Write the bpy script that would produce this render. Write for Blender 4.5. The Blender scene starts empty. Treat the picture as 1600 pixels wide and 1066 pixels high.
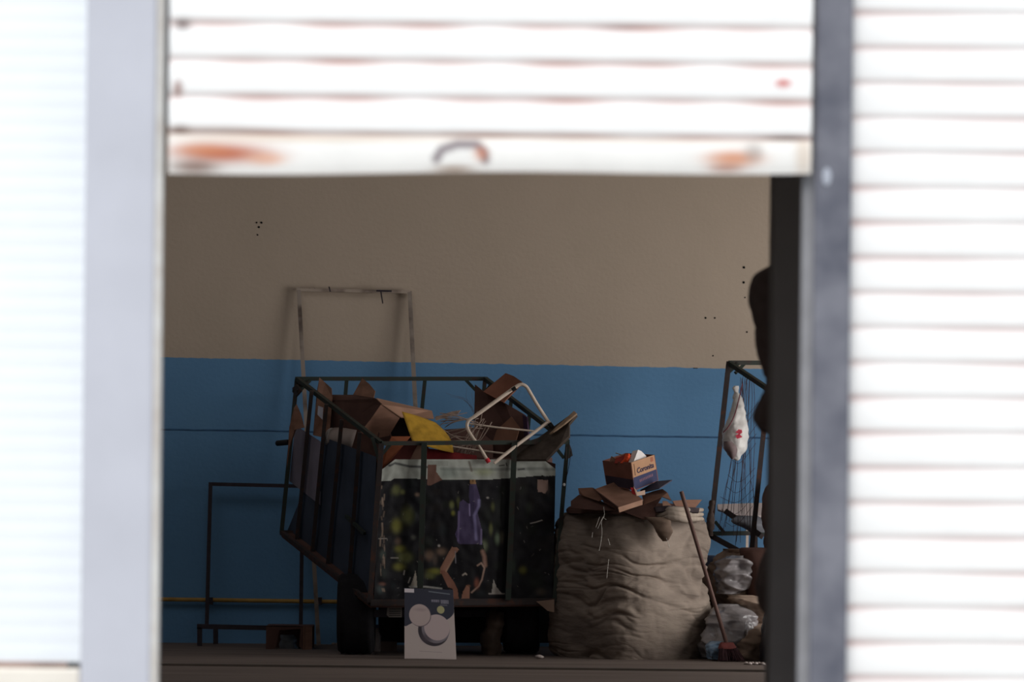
import bpy, math, random
import numpy as np
from mathutils import Vector, Matrix, noise

S = bpy.context.scene
C = S.collection
random.seed(7)

# ------------------------------------------------------------------ camera
F = 7200.0                      # focal length in pixels of the 1600 px frame
CX, CY = 800.0, 746.0           # principal point (the view is shifted upwards)
CAM = Vector((0, -30, 1.1))
ROLL = math.radians(0.6)
RV = Vector((math.cos(ROLL), 0, math.sin(ROLL)))
UV = Vector((-math.sin(ROLL), 0, math.cos(ROLL)))
cam_d = bpy.data.cameras.new('camera')
cam = bpy.data.objects.new('camera', cam_d)
C.objects.link(cam)
S.camera = cam
cam_d.sensor_width = 36
cam_d.lens = F * 36 / 1600
cam_d.shift_y = (CY - 533) / 1600
cam_d.clip_end = 200
cam_d.dof.use_dof = True
cam_d.dof.focus_distance = 28.4
cam_d.dof.aperture_fstop = 2.3
M = Matrix((RV, UV, Vector((0, -1, 0)))).transposed().to_4x4()
M.translation = CAM
cam.matrix_world = M

# ------------------------------------------------------------------ light
w = bpy.data.worlds.new('overcast_sky')
S.world = w
w.use_nodes = True
wn = w.node_tree.nodes
bg = wn['Background']
bg.inputs['Color'].default_value = (0.86, 0.93, 1.0, 1)
bg.inputs['Strength'].default_value = 1.15

def lamp(name, kind, loc, rot, energy, color=(1, 1, 1), **kw):
    d = bpy.data.lights.new(name, kind)
    d.energy = energy
    d.color = color
    for k, v in kw.items():
        setattr(d, k, v)
    o = bpy.data.objects.new(name, d)
    C.objects.link(o)
    o.location = loc
    o.rotation_euler = rot
    return o

# hazy sun on the street front (from above and behind the viewer)
lamp('sun', 'SUN', (0, -40, 20), (math.radians(42), 0, math.radians(-14)), 2.5, (1, .97, .93), angle=math.radians(25))
# daylight through the side doorway of the hall (right wall)
lamp('side_doorway_daylight', 'AREA', (4.55, -3.0, 1.45), (0, math.radians(90), 0), 135, (1, .97, .92),
     shape='RECTANGLE', size=2.3, size_y=2.6)
# daylight through the high openings in the right wall
lamp('high_window_daylight', 'AREA', (4.55, -8.5, 3.3), (0, math.radians(65), math.radians(-20)), 45, (1, .96, .92),
     shape='RECTANGLE', size=1.0, size_y=3.0)
# added fill lamp below the closed ceiling, brightens the left of the hall
lamp('overhead_fill', 'AREA', (-2.6, -3.6, 4.55), (0, 0, 0), 26, (.97, .98, 1),
     shape='RECTANGLE', size=3.5, size_y=2.5)
S.view_settings.view_transform = 'Standard'
S.view_settings.look = 'None'
S.view_settings.gamma = 1
S.view_settings.exposure = 0.0
S.view_settings.use_curve_mapping = False

# ------------------------------------------------------------------ helpers
def P(px, py, D):
    """world point seen at photo pixel (px, py) at distance D along the view axis"""
    return CAM + Vector((0, D, 0)) + (RV * (px - CX) + UV * (CY - py)) * (D / F)

def lin(c):
    c = c / 255.0
    return c / 12.92 if c <= .04045 else ((c + .055) / 1.055) ** 2.4

def RGB(r, g, b):
    return (lin(r), lin(g), lin(b))

def A(r, g, b, k=.33):
    """surface colour of a thing that shows as (r,g,b) under the hall's dim light"""
    return tuple(min(.85, lin(c) / k) for c in (r, g, b))

MATS = {}
def mat(name, col, rough=.75, metal=0.0, var=.25, scale=9.0, bump=0.0, bscale=60.0, stretch=None, attr=False, col2=None, alpha=None, sheen=0, detail=6.0, lo=.35, hi=.7):
    if name in MATS:
        return MATS[name]
    m = bpy.data.materials.new(name)
    m.use_nodes = True
    nt = m.node_tree
    N, L = nt.nodes, nt.links
    b = N['Principled BSDF']
    b.inputs['Roughness'].default_value = rough
    b.inputs['Specular IOR Level'].default_value = .12 if rough > .45 else .4
    b.inputs['Metallic'].default_value = metal
    geo = N.new('ShaderNodeNewGeometry')
    mp = N.new('ShaderNodeMapping')
    mp.inputs['Scale'].default_value = stretch or (1, 1, 1)
    L.new(geo.outputs['Position'], mp.inputs['Vector'])
    nz = N.new('ShaderNodeTexNoise')
    nz.inputs['Scale'].default_value = scale
    nz.inputs['Detail'].default_value = detail
    L.new(mp.outputs[0], nz.inputs['Vector'])
    ramp = N.new('ShaderNodeMapRange')
    ramp.inputs['From Min'].default_value = lo
    ramp.inputs['From Max'].default_value = hi
    L.new(nz.outputs['Fac'], ramp.inputs['Value'])
    mix = N.new('ShaderNodeMix')
    mix.data_type = 'RGBA'
    L.new(ramp.outputs[0], mix.inputs['Factor'])
    if attr:
        at = N.new('ShaderNodeAttribute')
        at.attribute_name = 'Col'
        hs = N.new('ShaderNodeMix'); hs.data_type = 'RGBA'; hs.blend_type = 'MULTIPLY'
        hs.inputs['Factor'].default_value = 1
        L.new(at.outputs['Color'], hs.inputs['A'])
        hs.inputs['B'].default_value = (1 - var, 1 - var, 1 - var, 1)
        L.new(at.outputs['Color'], mix.inputs['A'])
        L.new(hs.outputs['Result'], mix.inputs['B'])
    else:
        c2 = col2 or tuple(c * (1 - var) for c in col)
        mix.inputs['A'].default_value = (*col, 1)
        mix.inputs['B'].default_value = (*c2, 1)
    L.new(mix.outputs['Result'], b.inputs['Base Color'])
    if bump:
        n2 = N.new('ShaderNodeTexNoise')
        n2.inputs['Scale'].default_value = bscale
        n2.inputs['Detail'].default_value = 5
        L.new(mp.outputs[0], n2.inputs['Vector'])
        bp = N.new('ShaderNodeBump')
        bp.inputs['Strength'].default_value = 1
        bp.inputs['Distance'].default_value = bump
        L.new(n2.outputs['Fac'], bp.inputs['Height'])
        L.new(bp.outputs[0], b.inputs['Normal'])
    if alpha is not None:
        b.inputs['Alpha'].default_value = alpha
    MATS[name] = m
    return m

class MB:
    def __init__(s):
        s.v, s.f, s.sm = [], [], []
    def add(s, vs, fs, smooth=False):
        k = len(s.v)
        s.v += [Vector(v) for v in vs]
        for f in fs:
            s.f.append([i + k for i in f]); s.sm.append(smooth)
        return s
    def box(s, a, b):
        (x0, y0, z0), (x1, y1, z1) = a, b
        vs = [(x, y, z) for z in (z0, z1) for y in (y0, y1) for x in (x0, x1)]
        return s.add(vs, [(0, 2, 3, 1), (4, 5, 7, 6), (0, 1, 5, 4), (2, 6, 7, 3), (0, 4, 6, 2), (1, 3, 7, 5)])
    def slab(s, pts, th, n=None):
        pts = [Vector(p) for p in pts]
        c = sum(pts, Vector()) / len(pts)
        if n is None:
            n = Vector()
            for i in range(len(pts)):
                n += (pts[i] - c).cross(pts[(i + 1) % len(pts)] - c)
            n.normalize()
            if n.y > 0:
                n = -n; pts = pts[::-1]
        k = len(pts)
        vs = pts + [p - n * th for p in pts]
        fs = [list(range(k)), list(range(2 * k - 1, k - 1, -1))]
        fs += [(i, i + k, (i + 1) % k + k, (i + 1) % k) for i in range(k)]
        return s.add(vs, fs)
    def beam(s, a, b, w, h=None):
        a, b = Vector(a), Vector(b)
        h = h or w
        d = (b - a).normalized()
        r = Vector((0, 1, 0)) if abs(d.y) < .8 else Vector((0, 0, 1))
        u = d.cross(r).normalized(); v = d.cross(u).normalized()
        vs = [p + u * (w / 2 * i) + v * (h / 2 * j) for p in (a, b) for i, j in ((-1, -1), (1, -1), (1, 1), (-1, 1))]
        return s.add(vs, [(3, 2, 1, 0), (4, 5, 6, 7), (0, 1, 5, 4), (1, 2, 6, 5), (2, 3, 7, 6), (3, 0, 4, 7)])
    def tube(s, pts, r, n=8, smooth_path=0):
        pts = [Vector(p) for p in pts]
        for _ in range(smooth_path):
            q = [pts[0]]
            for i in range(len(pts) - 1):
                q += [pts[i].lerp(pts[i + 1], .25), pts[i].lerp(pts[i + 1], .75)]
            pts = q + [pts[-1]]
        vs, fs = [], []
        up = Vector((0.13, 1, .07)).normalized()
        for i, p in enumerate(pts):
            d = (pts[min(i + 1, len(pts) - 1)] - pts[max(i - 1, 0)]).normalized()
            u = d.cross(up).normalized(); v = d.cross(u)
            rr = r[i] if isinstance(r, (list, tuple)) else r
            vs += [p + (u * math.cos(t) + v * math.sin(t)) * rr for t in [2 * math.pi * k / n for k in range(n)]]
        for i in range(len(pts) - 1):
            for k in range(n):
                fs.append((i * n + k, i * n + (k + 1) % n, (i + 1) * n + (k + 1) % n, (i + 1) * n + k))
        s.add(vs, fs, True)
        m = (len(pts) - 1) * n
        s.add(vs[:n], [list(range(n))[::-1]]); s.add(vs[m:], [list(range(n))])
        return s
    def lathe(s, prof, org, axis, n=40, jitter=None):
        """prof: (radius, height) along axis"""
        axis = Vector(axis).normalized()
        u = axis.orthogonal().normalized(); v = axis.cross(u)
        org = Vector(org)
        vs, fs = [], []
        for r, h in prof:
            for k in range(n):
                t = 2 * math.pi * k / n
                vs.append(org + axis * h + (u * math.cos(t) + v * math.sin(t)) * r)
        for i in range(len(prof) - 1):
            for k in range(n):
                fs.append((i * n + k, i * n + (k + 1) % n, (i + 1) * n + (k + 1) % n, (i + 1) * n + k))
        return s.add(vs, fs, True)
    def grid(s, fn, nu, nv, smooth=True):
        vs = [fn(i / nu, j / nv) for j in range(nv + 1) for i in range(nu + 1)]
        fs = [(j * (nu + 1) + i, j * (nu + 1) + i + 1, (j + 1) * (nu + 1) + i + 1, (j + 1) * (nu + 1) + i)
              for j in range(nv) for i in range(nu)]
        return s.add(vs, fs, smooth)
    def blob(s, rows, n=40, sq=2.4, amp=.0, freq=6, wr=0, wfreq=30, seed=0, sub=6, cap=True, cr=0, cf=9, rot=0, crease=0):
        """closed lumpy body. rows = (py, xl, xr, D, depth) from top to bottom, in photo pixels / metres"""
        R = []
        for i in range(len(rows) - 1):
            p0 = rows[max(i - 1, 0)]; p1 = rows[i]; p2 = rows[i + 1]; p3 = rows[min(i + 2, len(rows) - 1)]
            for k in range(sub):
                t = k / sub
                R.append([.5 * ((2 * b) + (-a + c) * t + (2 * a - 5 * b + 4 * c - d) * t * t + (-a + 3 * b - 3 * c + d) * t ** 3)
                          for a, b, c, d in zip(p0, p1, p2, p3)])
        R.append(list(rows[-1]))
        vs, fs = [], []
        ring_ = []
        for k in range(n):
            t = 2 * math.pi * k / n
            ct, st = math.cos(t), math.sin(t)
            x = math.copysign(abs(ct) ** (2 / sq), ct); y = math.copysign(abs(st) ** (2 / sq), st)
            ring_.append((x * math.cos(rot) - y * math.sin(rot), x * math.sin(rot) + y * math.cos(rot)))
        mx = max(abs(q[0]) for q in ring_); my = max(abs(q[1]) for q in ring_)
        for (py, xl, xr, D, dp) in R:
            a = P(xl, py, D); b = P(xr, py, D)
            c = (a + b) / 2; hw = (b - a).length / 2; hd = dp / 2
            for k in range(n):
                t = 2 * math.pi * k / n
                ct, st = math.cos(t), math.sin(t)
                x = ring_[k][0] / mx; y = ring_[k][1] / my
                p = c + Vector((x * hw, y * hd, 0))
                dirv = Vector((x, y, 0)).normalized()
                q = p * freq + Vector((seed * 7.3, 0, 0))
                d = noise.fractal(q, 1.0, 2.0, 4) * amp
                if wr:
                    qq = Vector((p.x * 3.2, p.y * 3.2, p.z * wfreq + noise.noise(p * 3) * 2.5 + seed))
                    d += (abs(noise.noise(qq)) ** .7) * wr
                if crease:
                    for sd, fz, am in ((3.1, 5.5, 1), (9.7, 11, .6), (17.3, 19, .35)):
                        nn = noise.noise(Vector((p.x * 1.6 + sd, p.y * 1.6, p.z * fz + .8 * noise.noise(p * 4)))) 
                        gate = max(0, .35 + noise.noise(Vector((p.x * 2.5, p.y * 2.5 + sd, p.z * 3))) * 1.6)
                        d -= crease * am * min(gate, 1) * math.exp(-(nn / .07) ** 2)
                if cr:
                    vd = noise.voronoi(p * cf + Vector((seed, 0, 0)))[0]
                    d += (vd[1] - vd[0]) * -cr + cr * .5
                    d += (noise.voronoi(p * cf * 2.3)[0][0] - .4) * cr * .5
                vs.append(p + dirv * d)
        m = len(R)
        for i in range(m - 1):
            for k in range(n):
                fs.append((i * n + k, (i + 1) * n + k, (i + 1) * n + (k + 1) % n, i * n + (k + 1) % n))
        k0 = len(s.v)
        s.add(vs, fs, True)
        if cap:
            for base, rev in ((0, False), ((m - 1) * n, True)):
                ring = list(range(base, base + n))
                s.f.append([k0 + i for i in (ring if rev else ring[::-1])]); s.sm.append(False)
        return s
    def mesh(s, name, m, off, bevel=0):
        me = bpy.data.meshes.new(name)
        me.from_pydata([v - off for v in s.v], [], s.f)
        me.polygons.foreach_set('use_smooth', s.sm)
        me.materials.append(m)
        me.update()
        return me
    def lowest(s):
        xs = [v.x for v in s.v]; ys = [v.y for v in s.v]; zs = [v.z for v in s.v]
        return Vector(((min(xs) + max(xs)) / 2, (min(ys) + max(ys)) / 2, min(zs)))

def thing(name, label, cat, loc, group=None):
    o = bpy.data.objects.new(name, None)
    o.empty_display_size = .1
    C.objects.link(o)
    o.location = loc
    o['label'] = label; o['category'] = cat
    if group: o['group'] = group
    return o

def wloc(o):
    v = Vector(o.location)
    while o.parent:
        o = o.parent; v += Vector(o.location)
    return v

def part(parent, name, mb, m, label=None, bevel=0):
    off = mb.lowest()
    o = bpy.data.objects.new(name, mb.mesh(name, m, off))
    C.objects.link(o)
    o.parent = parent
    o.location = off - wloc(parent)
    if label: o['label'] = label
    if bevel: bev(o, bevel)
    return o

def bev(o, wd):
    b = o.modifiers.new('bevel', 'BEVEL'); b.width = wd; b.segments = 2; b.limit_method = 'ANGLE'

def solo(name, mb, m, label, cat, group=None, bevel=0):
    off = mb.lowest()
    o = bpy.data.objects.new(name, mb.mesh(name, m, off))
    C.objects.link(o)
    o.location = off
    o['label'] = label; o['category'] = cat
    if group: o['group'] = group
    if bevel: bev(o, bevel)
    return o

def struct(name, mb, m, bevel=0):
    off = mb.lowest()
    o = bpy.data.objects.new(name, mb.mesh(name, m, off))
    C.objects.link(o)
    o.location = off
    o['kind'] = 'structure'
    if bevel: bev(o, bevel)
    return o

def paint(o, fn):
    """colour attribute from fn(px array, py array) evaluated at the mesh's own print coordinates"""
    me = o.data
    a = me.color_attributes.new('Col', 'FLOAT_COLOR', 'POINT')
    cols = fn()
    a.data.foreach_set('color', cols.ravel())

def ops_canvas(X, Y, base, ops):
    """paint ops onto a canvas given in print coordinates; colours are linear"""
    col = np.empty(X.shape + (4,)); col[..., 3] = 1
    col[..., :3] = base
    for op in ops:
        k = op[0]
        if k == 'blob':
            _, x, y, rx, ry, c, s = op
            wgt = s * np.exp(-(((X - x) / rx) ** 2 + ((Y - y) / ry) ** 2) ** 1.4)
        elif k == 'poly':
            _, pts, c, s = op
            ins = np.zeros(X.shape, bool)
            j = len(pts) - 1
            for i in range(len(pts)):
                xi, yi = pts[i]; xj, yj = pts[j]
                if yi != yj:
                    ins ^= ((yi > Y) != (yj > Y)) & (X < (xj - xi) * (Y - yi) / (yj - yi) + xi)
                j = i
            wgt = ins * s
        elif k == 'line':
            _, pts, wd, c, s = op
            d = np.full(X.shape, 1e9)
            for (x0, y0), (x1, y1) in zip(pts[:-1], pts[1:]):
                L2 = (x1 - x0) ** 2 + (y1 - y0) ** 2 + 1e-9
                t = np.clip(((X - x0) * (x1 - x0) + (Y - y0) * (y1 - y0)) / L2, 0, 1)
                d = np.minimum(d, np.hypot(X - x0 - t * (x1 - x0), Y - y0 - t * (y1 - y0)))
            wgt = s * np.clip(1.3 - d / wd, 0, 1)
        elif k == 'disc':
            _, x, y, r, c, s = op
            wgt = s * np.clip((r - np.hypot(X - x, Y - y)) / .7 + .5, 0, 1)
        wgt = wgt[..., None]
        col[..., :3] = col[..., :3] * (1 - wgt) + np.array(c) * wgt
    return col

# ------------------------------------------------------------------ materials
cardboard = mat('cardboard', A(82, 60, 50), .85, var=.3, scale=7, bump=.0008, bscale=120, stretch=(1, 1, 3))
card_dark = mat('dark_cardboard', A(54, 38, 34), .85, var=.35, scale=6, bump=.0008, bscale=90)
card_orange = mat('reddish_cardboard', A(80, 44, 28), .8, var=.3, scale=8)
card_pale = mat('pale_cardboard', A(104, 80, 67), .85, var=.2, scale=8)
cage_green = mat('dark_green_painted_steel', A(26, 30, 27), .55, .0, var=.5, scale=18, col2=A(32, 25, 23), lo=.5, hi=.7)
cage_brown = mat('rusty_brown_steel', A(32, 28, 28), .6, .0, var=.4, scale=22, col2=A(46, 30, 25), lo=.52, hi=.7)
dark_steel = mat('dark_brown_steel', A(34, 30, 34), .6, .0, var=.3, scale=20)
rubber = mat('black_rubber', A(17, 16, 18), .9, var=.3, scale=20, bump=.003, bscale=60)
white_tube = mat('chipped_white_enamel', A(132, 120, 110), .4, var=.15, scale=20)
black_plastic = mat('black_plastic', A(18, 17, 18), .5, var=.2)
frame_alu = mat('dirty_white_frame', A(92, 84, 78), .55, var=.7, scale=7, col2=A(56, 48, 44), stretch=(1, 1, 1), lo=.45, hi=.7)

# ------------------------------------------------------------------ the hall
def wall_mat():
    m = bpy.data.materials.new('cream_and_blue_painted_plaster')
    m.use_nodes = True
    N, L = m.node_tree.nodes, m.node_tree.links
    b = N['Principled BSDF']; b.inputs['Roughness'].default_value = .8
    geo = N.new('ShaderNodeNewGeometry')
    sx = N.new('ShaderNodeSeparateXYZ'); L.new(geo.outputs['Position'], sx.inputs[0])
    def math_(op, a, c, d=None):
        n = N.new('ShaderNodeMath'); n.operation = op
        for i, v in enumerate((a, c, d)):
            if v is None: continue
            if isinstance(v, (int, float)): n.inputs[i].default_value = v
            else: L.new(v, n.inputs[i])
        return n.outputs[0]
    nz = N.new('ShaderNodeTexNoise'); nz.inputs['Scale'].default_value = 14; nz.inputs['Detail'].default_value = 8
    L.new(geo.outputs['Position'], nz.inputs['Vector'])
    line = math_('MULTIPLY_ADD', sx.outputs['X'], -.0095, 1.836)     # slightly sloping paint edge
    line = math_('ADD', line, math_('MULTIPLY', math_('SUBTRACT', nz.outputs['Fac'], .5), .018))
    mask = math_('GREATER_THAN', sx.outputs['Z'], line)
    n2 = N.new('ShaderNodeTexNoise'); n2.inputs['Scale'].default_value = 2.2; n2.inputs['Detail'].default_value = 9
    L.new(geo.outputs['Position'], n2.inputs['Vector'])
    def mixc(c1, c2, f):
        x = N.new('ShaderNodeMix'); x.data_type = 'RGBA'
        x.inputs['A'].default_value = (*c1, 1); x.inputs['B'].default_value = (*c2, 1)
        L.new(f, x.inputs['Factor']); return x.outputs['Result']
    cream = mixc(RGB(188, 170, 154), RGB(176, 160, 143), n2.outputs['Fac'])
    blue = mixc(RGB(96, 142, 182), RGB(86, 130, 172), n2.outputs['Fac'])
    x = N.new('ShaderNodeMix'); x.data_type = 'RGBA'
    L.new(mask, x.inputs['Factor']); L.new(blue, x.inputs['A']); L.new(cream, x.inputs['B'])
    L.new(x.outputs['Result'], b.inputs['Base Color'])
    n3 = N.new('ShaderNodeTexNoise'); n3.inputs['Scale'].default_value = 35; n3.inputs['Detail'].default_value = 5
    L.new(geo.outputs['Position'], n3.inputs['Vector'])
    n4 = N.new('ShaderNodeTexNoise'); n4.inputs['Scale'].default_value = 3
    L.new(geo.outputs['Position'], n4.inputs['Vector'])
    h = math_('MULTIPLY_ADD', n4.outputs['Fac'], 2.5, n3.outputs['Fac'])
    bp = N.new('ShaderNodeBump'); bp.inputs['Distance'].default_value = .004; bp.inputs['Strength'].default_value = .5
    L.new(h, bp.inputs['Height']); L.new(bp.outputs[0], b.inputs['Normal'])
    return m

WALLM = wall_mat()
wb = struct('wall_back', MB().box((-5.2, 0, 0), (4.9, .2, 4.6)), WALLM)
plaster = mat('bare_grey_plaster', RGB(150, 142, 132), .9, var=.2, scale=3)
struct('wall_left', MB().box((-5.2, -13.4, 0), (-5, 0, 4.6)), plaster)
mr = MB()
mr.box((4.6, -13.4, 0), (4.8, -4.4, 2.75)); mr.box((4.6, -1.6, 0), (4.8, 0, 4.6)); mr.box((4.6, -4.4, 2.75), (4.8, -1.6, 4.6))
mr.box((4.6, -13.4, 3.9), (4.8, -4.4, 4.6)); mr.box((4.6, -13.4, 2.75), (4.8, -10.1, 3.9)); mr.box((4.6, -6.9, 2.75), (4.8, -4.4, 3.9))
struct('wall_right', mr, plaster)
struct('ceiling', MB().box((-5.2, -13.4, 4.6), (4.9, .2, 4.75)), plaster)
floorm = mat('worn_concrete', A(66, 58, 54), .8, var=.35, scale=1.6, bump=.003, bscale=25, stretch=(.5, 3, 1))
struct('floor', MB().box((-5.2, -13.4, -.12), (4.9, .2, 0)), floorm)
pavem = mat('street_concrete', RGB(150, 146, 140), .85, var=.2, scale=1.5, bump=.004, bscale=20)
struct('floor_outside', MB().box((-30, -60, -.14), (30, -13.4, -.02)), pavem)
# low ridge in the floor in front of the junk
struct('trim_1', MB().box((-4.9, -3.62, 0), (4.5, -3.50, .012)), mat('ridge_concrete', A(60, 54, 50), .85, var=.2, scale=5))
# seam across the blue dado
sm = MB()
sm.grid(lambda u, v: Vector((-5 + 9.5 * u, -.006 * math.sin(math.pi * v), 1.405 - .004 * u * 9.5 - .012 * v + noise.noise(Vector((u * 60, 0, 0))) * .003)), 300, 5)
struct('trim_2', sm, mat('dirty_seam', A(40, 62, 86), .9, var=.4, scale=12))
# drill holes in the wall
hole_m = mat('hole_black', (.01, .01, .01), .9)
for (x, y, r) in [(401, 348, 1.4), (408.5, 348, 1.7), (404.5, 355, 1.7), (402.5, 367, 1.3), (1162.5, 418, 1.9), (1162, 441.5, 1.9), (1164, 465, 1.2),
                  (1102.5, 497, 1.6), (1117, 497, 1.4), (1167, 519, 1.4), (1114, 556, 1.2), (484, 452, 1.4), (492, 452, 1.4)]:
    c = P(x, y, 30)
    part(wb, 'drill_hole', MB().lathe([(0, -.003), (r / 240, -.003), (r / 240, .0005)], (c.x, 0, c.z), (0, 1, 0), 10), hole_m)
part(wb, 'scratch', MB().box((P(1083, 575, 30).x, -.002, P(1083, 576, 30).z), (P(1090, 575, 30).x, .001, P(1083, 574.8, 30).z)), hole_m)
# yellow gas pipe along the wall foot
pa = P(120, 936, 29.96); 
mp_ = MB().tube([(pa.x - 1, -.035, P(250, 940, 30).z + .02), (-.3, -.035, P(250, 940, 30).z + .008)], .0135, 10)
tp = thing('gas_pipe', 'thin ochre yellow pipe running low along the blue wall', 'pipe', mp_.lowest())
part(tp, 'tube', mp_, mat('ochre_paint', A(88, 68, 34, .22), .5, var=.3, scale=14))
for px in (330, 500, 640):
    c = P(px, 940, 29.97)
    part(tp, 'clip', MB().box((c.x - .012, -.055, c.z - .02), (c.x + .012, 0, c.z + .026)), dark_steel)

# ------------------------------------------------------------------ street front
DF_ = 16.0
def FX(px, D=DF_): return (px - CX) / F * D
def FZ(py, D=DF_): return CAM.z + (CY - py) / F * D
facade_m = mat('white_facade_plaster', RGB(225, 225, 225), .8, var=.05)
mf = MB()
xo0, xo1, zo = FX(215), FX(1300), FZ(180)
yf = -30 + 16.42
mf.box((-8, yf, 0), (xo0, yf + .25, 5)); mf.box((xo1, yf, 0), (8, yf + .25, 5)); mf.box((xo0, yf, zo), (xo1, yf + .25, 5))
struct('wall_front', mf, facade_m)

def shutter_curtain(x0, x1, z0, pitch, n, y, bulge, groove=.13, nu=3, nvp=14):
    def fn(u, v):
        t = v * n
        f = t - math.floor(t) if t < n else 1.0
        if f < groove:
            g = f / groove
            off = .006 * math.sin(math.pi * g)
        else:
            g = (f - groove) / (1 - groove)
            off = -bulge * (max(0, math.sin(math.pi * g)) ** .55)
        return Vector((x0 + (x1 - x0) * u, y + off, z0 + pitch * t))
    return MB().grid(fn, nu, n * nvp, True)

WHITE = .86
# --- raised shutter over the opening
Dt = 15.985
pit = 57.3 / F * Dt
sx0, sx1 = FX(258, Dt), FX(1262, Dt)
zb = FZ(216, Dt)          # bottom of curtain / top of bar
nsl = 7
nu = 260; nvp = 16
t = thing('roller_shutter', 'half-raised white roller shutter with rust patches above the dark opening', 'shutter', ((sx0 + sx1) / 2, -30 + Dt, FZ(270, Dt)))
cm = shutter_curtain(sx0, sx1, zb - .004, pit, nsl, -30 + Dt, .005, .15, nu, nvp)
shut_paint = mat('white_shutter_paint', (1, 1, 1), .45, var=.04, scale=6, attr=True)
co = part(t, 'slat_curtain', cm, shut_paint)
def top_cols():
    n = nsl * nvp
    U, V = np.meshgrid(np.linspace(250, 1262, nu + 1), np.arange(n + 1) / nvp)
    Y = 214 - V * 57.3
    fr = V % 1.0
    col = ops_canvas(U, Y, (WHITE,) * 3, [])
    rust = np.array(RGB(168, 120, 110)); 
    g = np.exp(-((fr - .06) / .13) ** 2) + np.exp(-((fr - 1.06) / .13) ** 2)
    amt = (.55 + .3 * np.sin(U / 37.0) * np.sin(U / 91.0 + V)) * g
    amt = np.clip(amt, 0, .9)[..., None]
    col[..., :3] = col[..., :3] * (1 - amt) + rust * amt
    top = ops_canvas(U, Y, (0, 0, 0), [])
    for (x, y, rx, ry, c, s) in [(270, 40, 14, 9, RGB(90, 72, 70), .9), (264, 140, 8, 14, RGB(130, 80, 66), .8), (1217, 122, 13, 7, RGB(190, 70, 60), .9),
                                 (268, 206, 16, 9, RGB(100, 80, 70), .8), (700, 208, 400, 5, RGB(150, 125, 105), .45), (1225, 209, 40, 6, RGB(80, 60, 50), .7), (330, 205, 90, 8, RGB(150, 120, 104), .5),
                                 (960, 38, 40, 5, RGB(120, 100, 100), .4)]:
        wgt = (s * np.exp(-(((U - x) / rx) ** 2 + ((Y - y) / ry) ** 2) ** 1.3))[..., None]
        col[..., :3] = col[..., :3] * (1 - wgt) + np.array(c) * wgt
    return col
paint(co, top_cols)
# bottom bar
nub, nvb = 330, 20
def bar(u, v):
    px = 258 + 1004 * u
    yb = 277 - 11 * u + 2.0 * math.sin(u * 9) 
    yt = 216
    py = yt + (yb - yt) * v
    off = -.004 - .008 * math.sin(math.pi * min(1, v * 1.1)) ** .6
    if v > .93: off = -.004
    return Vector((FX(px, Dt), -30 + Dt + off, FZ(py, Dt)))
bb = part(t, 'bottom_bar', MB().grid(bar, nub, nvb), mat('white_bar_paint', (1, 1, 1), .5, var=.06, scale=6, attr=True))
def bar_cols():
    U, V = np.meshgrid(np.linspace(250, 1262, nub + 1), np.linspace(216, 272, nvb + 1))
    ru = RGB(178, 100, 70)
    return ops_canvas(U, V, (.8, .79, .77), [
        ('blob', 450, 218, 260, 8, RGB(190, 165, 140), .6), ('blob', 1000, 217, 300, 5, RGB(190, 165, 145), .6),
        ('blob', 335, 242, 82, 15, ru, .95), ('blob', 300, 236, 40, 9, RGB(200, 130, 90), .6), ('blob', 292, 262, 40, 10, RGB(120, 85, 70), .8), ('blob', 405, 250, 30, 9, RGB(215, 160, 130), .7),
        ('line', [(672, 250), (680, 236), (705, 227), (735, 227), (748, 240), (749, 252)], 9, RGB(110, 96, 104), .85),
        ('blob', 742, 242, 12, 12, RGB(200, 120, 80), .6), ('blob', 700, 266, 32, 6, RGB(150, 125, 105), .8),
        ('blob', 1140, 246, 46, 14, RGB(200, 130, 90), .85), ('blob', 1128, 262, 30, 7, RGB(160, 100, 75), .7), ('blob', 1172, 236, 16, 16, RGB(150, 140, 135), .6),
        ('blob', 1250, 240, 14, 40, RGB(200, 180, 160), .6),
        ('blob', 750, 273, 600, 4, RGB(150, 135, 128), .7)])
paint(bb, bar_cols)
back = MB().box((sx0, -30 + Dt + .016, FZ(266, Dt)), (sx1, -30 + Dt + .022, zb + pit * nsl))
part(t, 'backing_sheet', back, mat('galvanised_steel', RGB(120, 120, 120), .5, .3))

# --- closed shutter on the right
Dr = 16.08
pr = 54.7 / F * Dr
t = thing('roller_shutter', 'closed white roller shutter right of the grey steel column', 'shutter', (FX(1500, Dr), -30 + Dr, 0))
n_r = 34
cm = shutter_curtain(FX(1318, Dr), FX(1318, Dr) + 1.3, FZ(1058 + 13 * 54.7, Dr) , pr, n_r, -30 + Dr, .004, .14, 60, 14)
co = part(t, 'slat_curtain', cm, mat('white_shutter_paint_right', (1, 1, 1), .45, var=.04, scale=6, attr=True))
def r_cols():
    n = n_r * 14
    U, V = np.meshgrid(np.linspace(0, 1, 61), np.arange(n + 1) / 14)
    fr = V % 1.0
    col = ops_canvas(U, V, (WHITE,) * 3, [])
    g = np.exp(-((fr - .06) / .12) ** 2) + np.exp(-((fr - 1.06) / .12) ** 2)
    amt = np.clip((.34 + .15 * np.sin(U * 9 + V) + .35 * np.exp(-U / .05)) * g, 0, .9)[..., None]
    col[..., :3] = col[..., :3] * (1 - amt) + np.array(RGB(176, 134, 128)) * amt
    return col
paint(co, r_cols)

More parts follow.
